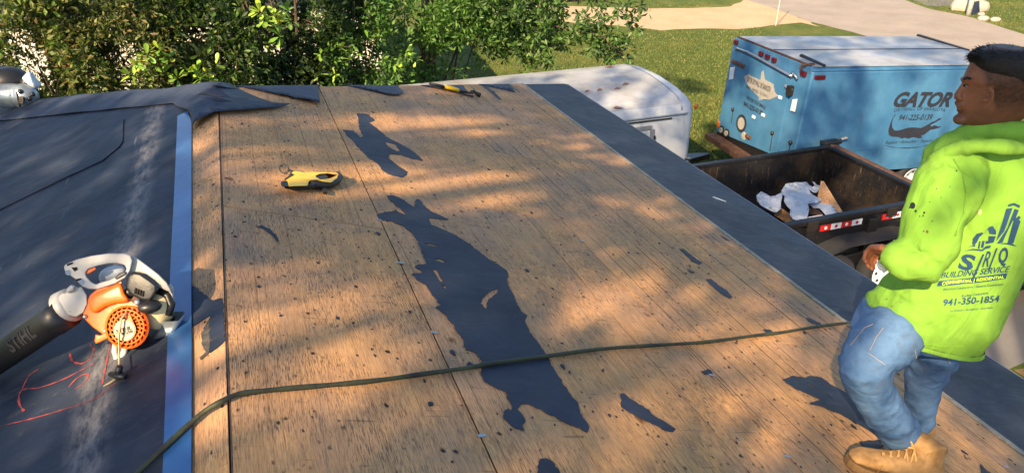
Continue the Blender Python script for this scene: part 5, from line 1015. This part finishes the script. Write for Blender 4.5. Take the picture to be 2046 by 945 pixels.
# ------------------------------------------------------------------ hose across the roof
hp = [(240, 985, 'L'), (275, 945, 'L'), (330, 892, 'L'), (400, 828, 'L'), (440, 803, 'L'), (470, 789, 'R'), (500, 783, 'R'), (560, 777, 'R'), (640, 770, 'R'), (700, 765, 'R'), (780, 756, 'R'), (850, 746, 'R'), (930, 735, 'R'), (1000, 723, 'R'), (1100, 710, 'R'), (1200, 697, 'R'), (1280, 691, 'R'), (1350, 687, 'R'), (1420, 682, 'R'), (1500, 671, 'R'), (1560, 664, 'R'), (1620, 654, 'R'), (1690, 645, 'R'), (1760, 640, 'R')]
pts = [roofR(x, y, .013) if s == 'R' else roofL(x, y, .018 if y > 850 else .02) for x, y, s in hp]
pp = []
for i in range(len(pts) - 1):
    a, b, c, d = pts[max(i - 1, 0)], pts[i], pts[i + 1], pts[min(i + 2, len(pts) - 1)]
    for k in range(4): t = k / 4; pp.append(.5 * ((2 * b) + (c - a) * t + (2 * a - 5 * b + 4 * c - d) * t * t + (3 * b - a - 3 * c + d) * t ** 3))
tag(MB().tube(pp + [pts[-1]], [.0082 + .0008 * math.sin(i * .9) for i in range(len(pp) + 1)], 8).build('air_hose', mat('hose'), None, True), 'dirty green air hose snaking across the ridge and the plywood', 'hose')
# ------------------------------------------------------------------ the roofer
man = thing('person', tuple(roofR(1800, 930)), 'man in a lime long sleeved shirt, jeans and tan boots stepping along the roof edge', 'person')
EC = 2.33
def ring(Lp, Rp, b, E=EC, n=24, p=2.3, Eb=None):
    a0 = pe(*Lp, E); a1 = pe(*Rp, E if Eb is None else Eb); c = (a0 + a1) / 2; h = (a1 - a0) / 2; out = []
    fwd = E2
    for k in range(n):
        t = 2 * math.pi * k / n; cs, sn_ = math.cos(t), math.sin(t)
        out.append(c + h * math.copysign(abs(cs) ** (2 / p), cs) + fwd * b * math.copysign(abs(sn_) ** (2 / p), sn_))
    return out
def chain(mb, pts, n=16):                     # (px, py, E, radius) tube
    mb.tube([pe(x, y, E) for x, y, E, r in pts], [r for *_, r in pts], n)
    for x, y, E, r in (pts[0], pts[-1]): mb.ball(pe(x, y, E), r * .98, None, 12, 8)
# --- body: head, neck, torso core, arms, hands, legs as one remeshed skin
bd = MB()
rows = [(94, 1990, 2040, .045), (100, 1966, 2060, .065), (110, 1952, 2072, .076), (122, 1945, 2080, .082), (138, 1936, 2085, .086), (150, 1930, 2087, .087), (160, 1925, 2087, .086), (168, 1927, 2086, .084), (178, 1925, 2084, .082), (190, 1922, 2080, .078), (202, 1920, 2074, .076), (212, 1918, 2064, .072), (224, 1917, 2052, .067), (236, 1916, 2036, .061), (245, 1918, 2020, .05), (251, 1926, 2000, .036)]
def hring(y, l, r, b, g=0.0, n=28):
    a0 = pe(l, y, EC); a1 = pe(r, y, EC); c = (a0 + a1) / 2; h = (a1 - a0) / 2; out = []
    for k in range(n):
        t = 2 * math.pi * k / n; x = math.cos(t); f = 1.0 if x > -.2 else 1 - .30 * ((-.2 - x) / .8) ** 1.6
        out.append(c + h * x * (1 + g / max(h.length, .01)) + E2 * (b + g) * math.sin(t) * f)
    return out
bd.loft([hring(*r) for r in rows])
chain(bd, [(2000, 205, EC + .01, .066), (1992, 240, EC + .01, .062), (1985, 285, EC + .02, .075)])
bd.loft([ring((1900, 285), (2050, 285), .09), ring((1870, 330), (2065, 325), .11), ring((1860, 440), (2050, 440), .13), ring((1830, 540), (2000, 540), .12), ring((1765, 610), (1935, 625), .10), ring((1765, 645), (1900, 660), .085)])
# face
n3 = lambda x, y, o=0.0: pe(x, y, EC + o)
bd.tube([n3(1927, 166), n3(1921, 178), n3(1914.5, 189), n3(1911.5, 195)], [.007, .010, .012, .0095], 10); bd.ball(n3(1912, 195.5), .0092); bd.ball(n3(1918, 197.5, -.012), .0085); bd.ball(n3(1918, 197.5, .012), .0085)
bd.tube([n3(1929, 160, -.055), n3(1925, 158, -.02), n3(1925, 158, .02), n3(1929, 160, .055)], [.007, .009, .009, .007], 8)
bd.ball(n3(1917.5, 207), (.012, .020, .010)); bd.tube([n3(1922, 213, -.026), n3(1914.5, 211.5, -.008), n3(1914.5, 211.5, .008), n3(1922, 213, .026)], [.003, .0062, .0062, .003], 8)
bd.tube([n3(1922, 219, -.022), n3(1915.5, 220, -.007), n3(1915.5, 220, .007), n3(1922, 219, .022)], [.003, .0066, .0066, .003], 8)
bd.ball(n3(1918, 239), (.019, .024, .018))
# ear: rim, lobe and bowl
ec_ = lambda x, y, o=0.0: pe(1890 + x / 4.974, 80 + y / 4.974, EC - .086 + o)
bd.tube([ec_(395, 520), ec_(410, 488), ec_(435, 480, -.012), ec_(460, 505, -.02), ec_(468, 550, -.022), ec_(455, 600, -.02), ec_(430, 650, -.012), ec_(390, 680), ec_(355, 690, .006)], [.0045, .005, .0055, .0055, .0055, .0055, .006, .0065, .005], 8)
bd.tube([ec_(440, 520, -.006), ec_(445, 570, -.008), ec_(420, 620, -.004)], [.006, .0065, .006], 8); bd.ball(ec_(385, 600, .004), (.007, .006, .010))
# arms and legs under the clothes
LA = [(1900, 335, 2.23, .06), (1872, 430, 2.15, .05), (1848, 515, 2.13, .042), (1805, 510, 2.14, .034), (1788, 503, 2.185, .027)]
chain(bd, LA); RA = [(2070, 335, 2.47, .06), (2085, 430, 2.52, .05), (2050, 520, 2.56, .042), (1960, 520, 2.62, .034), (1900, 515, 2.66, .026)]
chain(bd, RA)
chain(bd, [(1800, 655, 2.28, .10), (1726, 732, 2.19, .070), (1762, 808, 2.24, .055), (1804, 870, 2.30, .045)]); chain(bd, [(1872, 670, 2.42, .09), (1850, 745, 2.49, .062), (1838, 830, 2.51, .045), (1830, 880, 2.52, .038)])
# left hand: palm and five curled fingers, closing on a scrap of paper
def hand(mb, wrist, d, side_, out, s=1.0):
    w = V(wrist); d = V(d).normalized(); sd = V(side_); sd = (sd - d * sd.dot(d)).normalized(); pn = d.cross(sd).normalized() * out   # pn: palm faces this way
    for k in range(5): mb.ball(w + d * (.012 + .016 * k) * s, (.022 * s, .022 * s, .016 * s))
    for k, o in enumerate((-.030, -.010, .010, .029)):
        L = (.078, .088, .083, .066)[k] * s; b = w + d * .082 * s + sd * o * s * .95; mb.tube([w + d * .03 * s + sd * o * .7 * s, b], [.014 * s, .0115 * s], 8)
        c1 = .55 + .08 * k; c2 = 1.45 + .06 * k; c3 = 2.3 + .05 * k; p = [b]
        for ln_, an in ((.42, c1), (.32, c2), (.26, c3)): p.append(p[-1] + (d * math.cos(an) + pn * math.sin(an)) * L * ln_)
        mb.tube(p, [.0112 * s, .0102 * s, .0092 * s, .0075 * s], 8); mb.ball(p[-1], .0075 * s, None, 8, 6)
    t0 = w + d * .022 * s - sd * .024 * s; t1 = t0 + (d * .6 - sd * .65 + pn * .35).normalized() * .042 * s; t2 = t1 + (d * .85 + pn * .6 - sd * .05).normalized() * .032 * s; t3 = t2 + (d * .5 + pn * .9 + sd * .35).normalized() * .024 * s
    mb.tube([t0, t1, t2, t3], [.017 * s, .0125 * s, .011 * s, .008 * s], 8); mb.ball(t3, .008 * s, None, 8, 6); return w + d * .085 * s + pn * .03 * s
LW = pe(1788, 499, 2.20)
gl = hand(bd, LW, -E1 * .22 - UP * .45 + E2 * .85, -E1 * .8 - UP * -.35 - E2 * .1, -1.0, 1.0)
hand(bd, pe(1890, 513, 2.67), -E1 * .8 - UP * .5, E2, 1.0, 1.0)
body = bd.build('body', mat('skin'), man); remesh(body, .0044, 4, .5)
# hair: cropped cap, thicker on top, with a short fringe
hm_ = MB(); hr = [(97, 1986, 2046, .055), (102, 1964, 2064, .072), (110, 1949, 2076, .083), (121, 1942, 2084, .0885), (134, 1947, 2089, .090), (146, 1960, 2090, .089), (158, 1974, 2090, .086), (172, 1994, 2088, .082), (186, 2014, 2084, .076)]
def hairring(y, l, r, b, n=28):
    a0 = pe(l, y, EC); a1 = pe(2092 if y > 130 else r, y, EC); c = (a0 + a1) / 2; h = (a1 - a0) / 2
    full0 = pe(dict((q[0], q[1]) for q in rows).get(y, l), y, EC)
    return [c + h * math.cos(2 * math.pi * k / n) + E2 * b * math.copysign(abs(math.sin(2 * math.pi * k / n)) ** .8, math.sin(2 * math.pi * k / n)) for k in range(n)]
hm_.loft([hairring(*r) for r in hr]); hair = hm_.build('hair', mat('hair'), man); remesh(hair, .007, 3, .5, lambda p: .0025 * noise.noise(p * 90) + .0015)
hv, hf = [], []
def strand(p, d, L, r):
    d = V(d).normalized(); s = d.cross(V((.3, .5, .8))).normalized() * r; b = len(hv); hv.extend([p - s, p + s, p + d * L + V((0, 0, -.15 * L))]); hf.append((b, b + 1, b + 2))
hp_ = hair.data
hc_ = V(pe(2015, 150, EC))
for i in range(4200):
    v = hp_.vertices[random.randrange(len(hp_.vertices))]; p = V(v.co); q = (p - hc_)
    if v.normal.z < -.3: continue
    lng = .008 + .013 * max(0, q.z / .1) ; strand(p - V(v.normal) * .003, V(v.normal) * .35 - E1 * 1.0 + V([random.gauss(0, .35) for _ in range(3)]), lng * random.uniform(.6, 1.2), .0011)
for i in range(260): p = pe(U(1940, 1962), U(108, 121), EC + U(-.07, .05)); strand(p, -E1 * 1.0 + V([random.gauss(0, .25) for _ in range(3)]) - UP * .22, U(.015, .032), .0018)
tag(pyd('hair_strands', hv, hf, mat('hair'), man), kind='stuff')
# the clipped sides are real colour: very short dark hair over skin, stored per vertex
me = body.data; at = me.attributes.new('stubble', 'FLOAT', 'POINT'); val = np.zeros(len(me.vertices), np.float32)
for i, v in enumerate(me.vertices):
    p = np.array(v.co)
    if abs(p[2] - hc_.z) > .25: continue
    d = RM.T @ (p - CAM); x = CX + F * d[0] / d[2]; y = CY + F * d[1] / d[2]
    k = min(1, max(0, (x - (1950 + max(0, y - 128) * .36)) / 14)) * min(1, max(0, (246 - y) / 45)) * (1 if x > 1925 else 0)
    if 1955 < x < 1986 and 172 < y < 224: k *= .15
    beard = .34 * min(1, max(0, (y - 214) / 12)) * (1 if y < 256 else 0) + (.22 if 203 < y < 212 and x < 1932 else 0)
    val[i] = max(k * .93, beard) * (.85 + .3 * noise.noise(V(v.co) * 120))
at.data.foreach_set('value', val)
# --- shirt
sh = MB()
sec = [((1915, 272), (2050, 268), .085), ((1880, 290), (2072, 284), .115), ((1853, 315), (2092, 308), .14), ((1848, 350), (2104, 345), .155), ((1850, 400), (2098, 392), .165), ((1846, 460), (2072, 452), .165), ((1822, 520), (2036, 520), .165), ((1772, 578), (2006, 582), .165), ((1738, 612), (1984, 640), .16), ((1723, 628), (1960, 682), .145), ((1722, 634), (1957, 692), .143)]
sh.loft([ring(*s) for s in sec])
chain(sh, [(1908, 335, 2.26, .095), (1888, 380, 2.21, .104), (1862, 440, 2.17, .100), (1851, 495, 2.145, .086), (1838, 524, 2.13, .072), (1815, 520, 2.13, .066), (1797, 511, 2.145, .058)])
sh.tube([pe(1800, 514, 2.14), pe(1779, 505, 2.165), pe(1773, 502, 2.17)], [.060, .046, .043], 16)
chain(sh, [(2075, 335, 2.45, .09), (2092, 390, 2.5, .095), (2088, 450, 2.53, .09), (2050, 520, 2.57, .075), (1960, 522, 2.62, .06), (1912, 517, 2.655, .05)])
# hood folded behind the neck
sh.tube([pe(1868, 305, 2.27), pe(1895, 279, 2.30), pe(1935, 265, 2.32), pe(1985, 262, 2.28), pe(2040, 262, 2.26), pe(2085, 270, 2.32)], [.020, .024, .026, .028, .030, .028], 12)
sh.tube([pe(1858, 318, 2.24), pe(1895, 299, 2.22), pe(1950, 291, 2.19), pe(2010, 294, 2.17), pe(2070, 300, 2.2)], [.016, .022, .025, .026, .024], 12, flat=.7)
def fold(p):
    d_ = RM.T @ (np.array(p) - CAM); x = CX + F * d_[0] / d_[2]; y = CY + F * d_[1] / d_[2]; w_ = noise.noise(V((x / 40, y / 40, 1))) * 2.2
    ex = .0050 * (1 - abs(math.sin((x * .45 + y * .9) / 13 + w_))) * math.exp(-((x - 1845) / 42) ** 2 - ((y - 505) / 42) ** 2)
    ex += .0055 * (1 - abs(math.sin((y - x * .45) / 15 + w_))) * math.exp(-((y - 590) / 75) ** 2) * (.35 + .65 * math.exp(-((x - 1790) / 90) ** 2))
    ex += .0060 * (1 - abs(math.sin((x * .9 + y * .42) / 21 + w_))) * math.exp(-((x - 1930) / 90) ** 2 - ((y - 400) / 120) ** 2)
    ex += .0040 * (1 - abs(math.sin((x * .7 - y * .7) / 12 + w_))) * math.exp(-((x - 1900) / 45) ** 2 - ((y - 345) / 40) ** 2)
    return ex * 1.5 + fold0(p)
def fold0(p):
    q = V((p.x * 5, p.y * 5, p.z * 2.2)); e = abs(noise.noise(V((p.x * 7 + p.z * 4, p.y * 7, p.z * 2)))); f = noise.noise(V((p.x * 16 + p.z * 12, p.y * 16 - p.z * 5, p.z * 6)))
    return .010 * noise.noise(q) + .016 * (.2 - e) + .008 * (.16 - abs(noise.noise(V((p.x * 15 + p.z * 9, p.y * 15, p.z * 5 + 3))))) + .003 * f
shirt = sh.build('shirt', mat('shirt'), man); remesh(shirt, .009, 4, .5, fold)
MB().loft([ring((1722, 629), (1958, 685), .1475), ring((1721.5, 633), (1957, 691), .148), ring((1722, 636), (1956.5, 694), .147)], False).build('hem', mat('shirt'), man, True)
cw = pe(1781, 506, 2.163); cw2 = pe(1771, 500.5, 2.173); MB().tube([cw, cw.lerp(cw2, .5), cw2], [.0475, .046, .042], 18).build('cuff', mat('shirt'), man, True)
# --- jeans
jn = MB()
jn.loft([ring((1728, 610), (1950, 640), .12), ring((1715, 635), (1938, 665), .13), ring((1702, 658), (1922, 688), .125)])
chain(jn, [(1786, 664, 2.27, .114), (1745, 700, 2.215, .103), (1725, 732, 2.18, .089), (1738, 775, 2.215, .080), (1765, 815, 2.245, .075), (1790, 850, 2.285, .077), (1799, 864, 2.30, .078)])
chain(jn, [(1872, 680, 2.42, .108), (1860, 718, 2.46, .088), (1846, 760, 2.50, .074), (1841, 810, 2.51, .062), (1836, 850, 2.51, .056), (1837, 893, 2.50, .053)])
def jf(p):
    d = RM.T @ (np.array(p) - CAM); y = CY + F * d[1] / d[2]; k = math.exp(-((y - 735) / 28) ** 2) + 1.3 * math.exp(-((y - 850) / 26) ** 2) + .35; x = CX + F * d[0] / d[2]; w_ = noise.noise(V((x / 35, y / 35, 4))) * 2.4
    k2 = .0055 * (1 - abs(math.sin((y + x * .18) / 9 + w_))) * (math.exp(-((y - 740) / 26) ** 2) + 1.2 * math.exp(-((y - 850) / 24) ** 2)) + .0035 * (1 - abs(math.sin((y - x * .6) / 13 + w_)))
    return k2 + .006 * noise.noise(V((p.x * 9, p.y * 9, p.z * 14))) * k + .006 * k * (.2 - abs(noise.noise(V((p.x * 10 + p.z * 9, p.y * 10, p.z * 13 + 4))))) + .003 * noise.noise(p * 30)
jeans = jn.build('jeans', mat('denim'), man); remesh(jeans, .009, 4, .5, jf)
dg = bpy.context.evaluated_depsgraph_get(); dg.update()
def bvh(o): me = o.data; return BVHTree.FromPolygons([o.matrix_world @ v.co for v in me.vertices], [tuple(p.vertices) for p in me.polygons])
SB, JB = bvh(shirt), bvh(jeans)
def onto(T, x, y, off):
    d = V(ray(x, y)).normalized(); h = T.ray_cast(V(CAM), d)
    if h[0] is None: return None
    n = h[1] if h[1].dot(d) < 0 else -h[1]; return h[0] + n * off - d * off * .6
def stitch(T, pts, m, par, r=.0016):
    for a, b in zip(pts[:-1], pts[1:]):
        k = max(1, int(math.hypot(b[0] - a[0], b[1] - a[1]) / 5)); P = [onto(T, a[0] + (b[0] - a[0]) * i / k, a[1] + (b[1] - a[1]) * i / k, .002) for i in range(k + 1)]; P = [p for p in P if p]
        if len(P) > 1: yield P
sm = MB()
for line in ([(1700, 690), (1728, 655), (1745, 648)], [(1738, 700), (1752, 672), (1765, 655)], [(1735, 705), (1768, 728)], [(1876, 700), (1880, 712)], [(1893, 712), (1898, 726)], [(1830, 715), (1828, 700)]):
    for P in stitch(JB, line, None, jeans): sm.tube(P, .0010, 4)
tag(sm.build('seam_stitching', mat('cord'), jeans), kind='stuff')
# eye and brow on the seen side, laid on the skin
BBv = bvh(body)
def skin_line(pts, r, name, m):
    P = [(onto(BBv, x, y, .0008), k) for (x, y), k in zip(pts, r)]; P = [(p, k) for p, k in P if p]
    if len(P) > 1: MB().tube([p for p, k in P], [k for p, k in P], 7).build(name, mat(m), man, True)
skin_line([(1941, 158.5), (1935, 156.5), (1929, 157), (1925, 159)], [.002, .0045, .005, .004], 'eyebrow', 'hair')
ep = onto(BBv, 1930, 171.5, -.003); MB().ball(ep, (.0085, .008, .0040), None, 10, 8).build('eye', mat('primer'), man, True); MB().ball(ep + (onto(BBv, 1926.5, 171.8, .0) - ep) * .8, (.005, .006, .0042), None, 8, 6).build('iris', mat('hair'), man, True)
skin_line([(1936, 172), (1931, 169.8), (1927, 170)], [.0012, .0020, .0020], 'eyelashes', 'hair')
# --- print on the back of the shirt
def sprint(vs, fs, fn, m, name='print', off=.0022, n=2):
    v2, f2 = sub2d(vs, fs, n); out = [onto(SB, *fn(x, y), off) for x, y in v2]
    keep = [f for f in f2 if all(out[i] is not None for i in f) and max((out[f[0]] - out[f[1]]).length, (out[f[0]] - out[f[2]]).length) < .05]
    return pyd(name, [o if o is not None else V((0, 0, 0)) for o in out], keep, mat(m), shirt)
def sh_text(s, a, b, t, m='print_navy', **k):
    n = k.pop('n', 2); off = k.pop('off', .0022); vs, fs = text2d(s, **k); return sprint(vs, fs, lambda x, y: (a[0] + (b[0] - a[0]) * x + (t[0] - a[0]) * y, a[1] + (b[1] - a[1]) * x + (t[1] - a[1]) * y), m, 'lettering', off, n)
def sh_poly(loops, m='print_navy', name='printed_emblem', off=.0022):
    vs, fs = fill2d([[(x / 40, y / 40) for x, y in lp] for lp in loops]); return sprint([(v.x, v.y) for v in vs], fs, lambda x, y: (x * 40, y * 40), m, name, off, 3)
Q6 = lambda *q: [(1860 + x / 3.935, 400 + y / 3.935) for x, y in q]
q6 = lambda x, y: Q6((x, y))[0]
sh_text('S', q6(208, 530), q6(320, 550), q6(248, 420), bold=.035); sh_text('|', q6(345, 560), q6(360, 562), q6(405, 420)); sh_text('R', q6(400, 520), q6(450, 520), q6(440, 400), bold=.01); sh_text('|', q6(462, 505), q6(474, 505), q6(512, 372)); sh_text('Q', q6(520, 485), q6(590, 492), q6(545, 370), bold=.03)
sh_text('BUILDING SERVICE', q6(78, 612), q6(604, 560), q6(97, 566), bold=.012)
sh_poly([Q6((48, 674), (64, 634), (190, 622), (330, 606), (470, 588), (600, 570), (585, 614), (470, 632), (330, 648), (190, 664))], 'print_navy', 'printed_band')
sh_text('COMMERCIAL | RESIDENTIAL', q6(86, 663), q6(568, 607), q6(90, 641), 'print_lime', off=.0048, bold=.03)
sh_text('Electrical Contractors • General Contractors', q6(98, 708), q6(565, 665), q6(102, 690)); sh_text('Roofing Contractors', q6(240, 762), q6(447, 735), q6(245, 740)); sh_text('941-350-1854', q6(90, 828), q6(530, 795), q6(100, 778), bold=.02); sh_text('LICENSED • BONDED • INSURED', q6(150, 876), q6(485, 848), q6(152, 864))
for lp in ([(602, 50), (610, 30), (650, 20), (698, 40), (692, 60), (650, 38)], [(590, 66), (640, 60), (575, 240), (518, 310), (510, 320), (560, 170)], [(655, 66), (688, 78), (660, 150), (640, 160), (605, 230), (560, 330), (520, 335), (600, 215)], [(650, 150), (690, 120), (704, 135), (690, 150), (702, 165), (645, 335), (600, 335)], [(500, 336), (580, 335), (630, 335), (672, 362), (600, 345)],
           [(325, 345), (330, 300), (360, 262), (400, 250), (415, 258), (380, 290), (362, 330), (340, 355)], [(415, 262), (460, 208), (485, 200), (492, 215), (510, 240), (508, 268), (460, 262), (452, 225)], [(455, 280), (508, 282), (490, 330), (430, 340), (430, 318), (450, 318)], [(368, 375), (380, 322), (392, 320), (382, 380)], [(392, 370), (405, 318), (424, 318), (410, 372)], [(262, 398), (330, 380), (400, 385), (430, 358), (470, 352), (465, 372), (430, 380), (405, 398), (330, 390)], [(290, 365), (350, 350), (350, 362)]):
    sh_poly([Q6(*lp)])
sew = MB()
for line in ([(1905, 318), (1922, 345), (1930, 385), (1925, 425), (1908, 470)], [(1728, 626), (1760, 657), (1810, 681), (1870, 691), (1930, 690)]):
    for P in stitch(SB, line, None, shirt): sew.tube(P, .0016, 5)
tag(sew.build('shirt_seam', mat('shirt'), shirt, True), kind='stuff')
# dirt and tar spots on the sleeve
for x, y, r, m in ((1824, 411, 5.5, 'black'), (1830, 422, 2.2, 'black'), (1818, 415, 1.6, 'black'), (1847, 425, 2.0, 'black'), (1845, 431, 1.5, 'black'), (1853, 463, 2.6, 'rust'), (1871, 377, 1.4, 'black'), (1911, 342, 1.3, 'black'), (1957, 423, 5.0, 'print_dark' if False else 'tank'), (1863, 442, 1.2, 'black'), (1898, 373, 1.2, 'black'), (1838, 432, 1.2, 'black'), (1782, 612, 2.0, 'seam_dirt'), (1772, 598, 1.6, 'seam_dirt'), (1795, 640, 2.4, 'seam_dirt'), (1752, 632, 2.2, 'seam_dirt'), (1812, 675, 1.8, 'seam_dirt'), (1742, 612, 2.6, 'seam_dirt'), (1800, 604, 1.4, 'seam_dirt'), (1846, 462, 1.4, 'black'), (1880, 395, 1.1, 'black'), (1858, 404, 1.0, 'black')):
    lp = [(x + r * (1 + .45 * noise.noise(V((k, x, y)))) * math.cos(k * .628), y + r * (1.2 + .5 * noise.noise(V((k + 9, x, y)))) * math.sin(k * .628)) for k in range(10)]
    sh_poly([lp], m, 'stain', .0015)
# --- boots
def boot(heel, toe, ankle, nm, smash=1.0):
    h, t, a = V(heel), V(toe), V(ankle); d = (t - h); L = d.length; d.normalize(); s = d.cross(V((.316, 0, .949))).normalized(); u = s.cross(d); u = u if u.z > 0 else -u
    f = lambda x, y, z: h + d * x * L + s * y * smash + u * z * smash
    so = MB(); prof = [(-.02, .030), (.05, .040), (.2, .042), (.4, .040), (.6, .047), (.75, .053), (.88, .050), (.97, .034), (1.01, .015)]
    loop = [(x, y) for x, y in prof] + [(x, -y) for x, y in reversed(prof)]; n = len(loop)
    so.add([f(x, y, .002) for x, y in loop] + [f(x, y * 1.02, .030) for x, y in loop], [tuple(reversed(range(n))), tuple(range(n, 2 * n))] + [(i, (i + 1) % n, n + (i + 1) % n, n + i) for i in range(n)])
    so.build('sole', mat('sole'), man, False, .004)
    up = MB(); R = []
    for x, w, z0, z1 in ((-.01, .030, .03, .10), (.06, .038, .028, .125), (.2, .040, .028, .13), (.34, .040, .028, .125), (.48, .043, .028, .105), (.62, .047, .028, .085), (.76, .051, .028, .075), (.88, .047, .028, .066), (.96, .034, .028, .052), (1.0, .016, .03, .042)):
        c = (z0 + z1) / 2; hz = (z1 - z0) / 2; R.append([f(x, w * math.copysign(abs(math.cos(q)) ** .8, math.cos(q)), c + hz * math.copysign(abs(math.sin(q)) ** .8, math.sin(q))) for q in [2 * math.pi * k / 16 for k in range(16)]])
    up.loft(R); up.tube([f(.17, 0, .08), f(.15, 0, .13), a], [.050 * smash, .052 * smash, .055 * smash], 16)
    o = up.build('boot', mat('suede'), man); remesh(o, .007, 4, .5, lambda p: .002 * noise.noise(p * 40) + .0015 * noise.noise(p * 90)); return f
hl, te = roofR(1856, 978), roofR(1688, 926)
bf = boot(hl, te, pe(1810, 872, 2.30) - UP * .01, 'l', 1.14)
fl2 = boot(roofR(1834, 902), roofR(1768, 870), pe(1824, 884, 2.52), 'r', .85)
for x0, zz in ((.72, .0), (.30, .0)):
    MB().tube([bf(x0 + .02, -.052, .03), bf(x0, -.047, .06), bf(x0 - .02, 0, .100 if x0 < .5 else .082), bf(x0, .047, .06), bf(x0 + .02, .052, .03)], .0022, 5).build('boot_seam', mat('sole'), man, True)
lm = MB()
for k in range(5): x = .38 + .07 * k; z = .128 - .013 * k; lm.tube([bf(x, -.034, z - .022), bf(x + .02, 0, z + .006), bf(x, .034, z - .022)], .0035, 6); lm.tube([bf(x + .05, -.034, z - .030), bf(x + .01, 0, z + .008), bf(x - .02, .034, z - .014)], .0035, 6)
lm.tube([bf(.40, .0, .135), bf(.50, .02, .165), bf(.56, .035, .12), bf(.48, .045, .07)], .004, 6); lm.tube([bf(.40, .0, .135), bf(.45, .05, .14), bf(.38, .065, .09), bf(.30, .055, .05)], .004, 6); lm.tube([bf(.40, 0, .135), bf(.43, .035, .11), bf(.40, .05, .06), bf(.42, .055, .035)], .004, 6)
tag(lm.build('boot_lace', mat('lace'), man, True), kind='stuff')
# scrap of white paper in his left hand
s_ = MB(); c = gl; vs = []
for i in range(6):
    for j in range(5): vs.append(c + E1 * (.026 + (i - 2.2) * .012) - UP * (j * .011 - .004) + E2 * (.02 * noise.noise(V((i * .9, j * .9, 2))) - .02) + UP * .02 * noise.noise(V((i * .8, j, 7))))
o = pyd('paper_scrap', vs, [(i * 5 + j, i * 5 + j + 1, (i + 1) * 5 + j + 1, (i + 1) * 5 + j) for i in range(5) for j in range(4)], mat('paper'))
o.modifiers.new('t', 'SOLIDIFY').thickness = .002; tag(o, "crumpled white paper held in the man's left hand", 'paper')
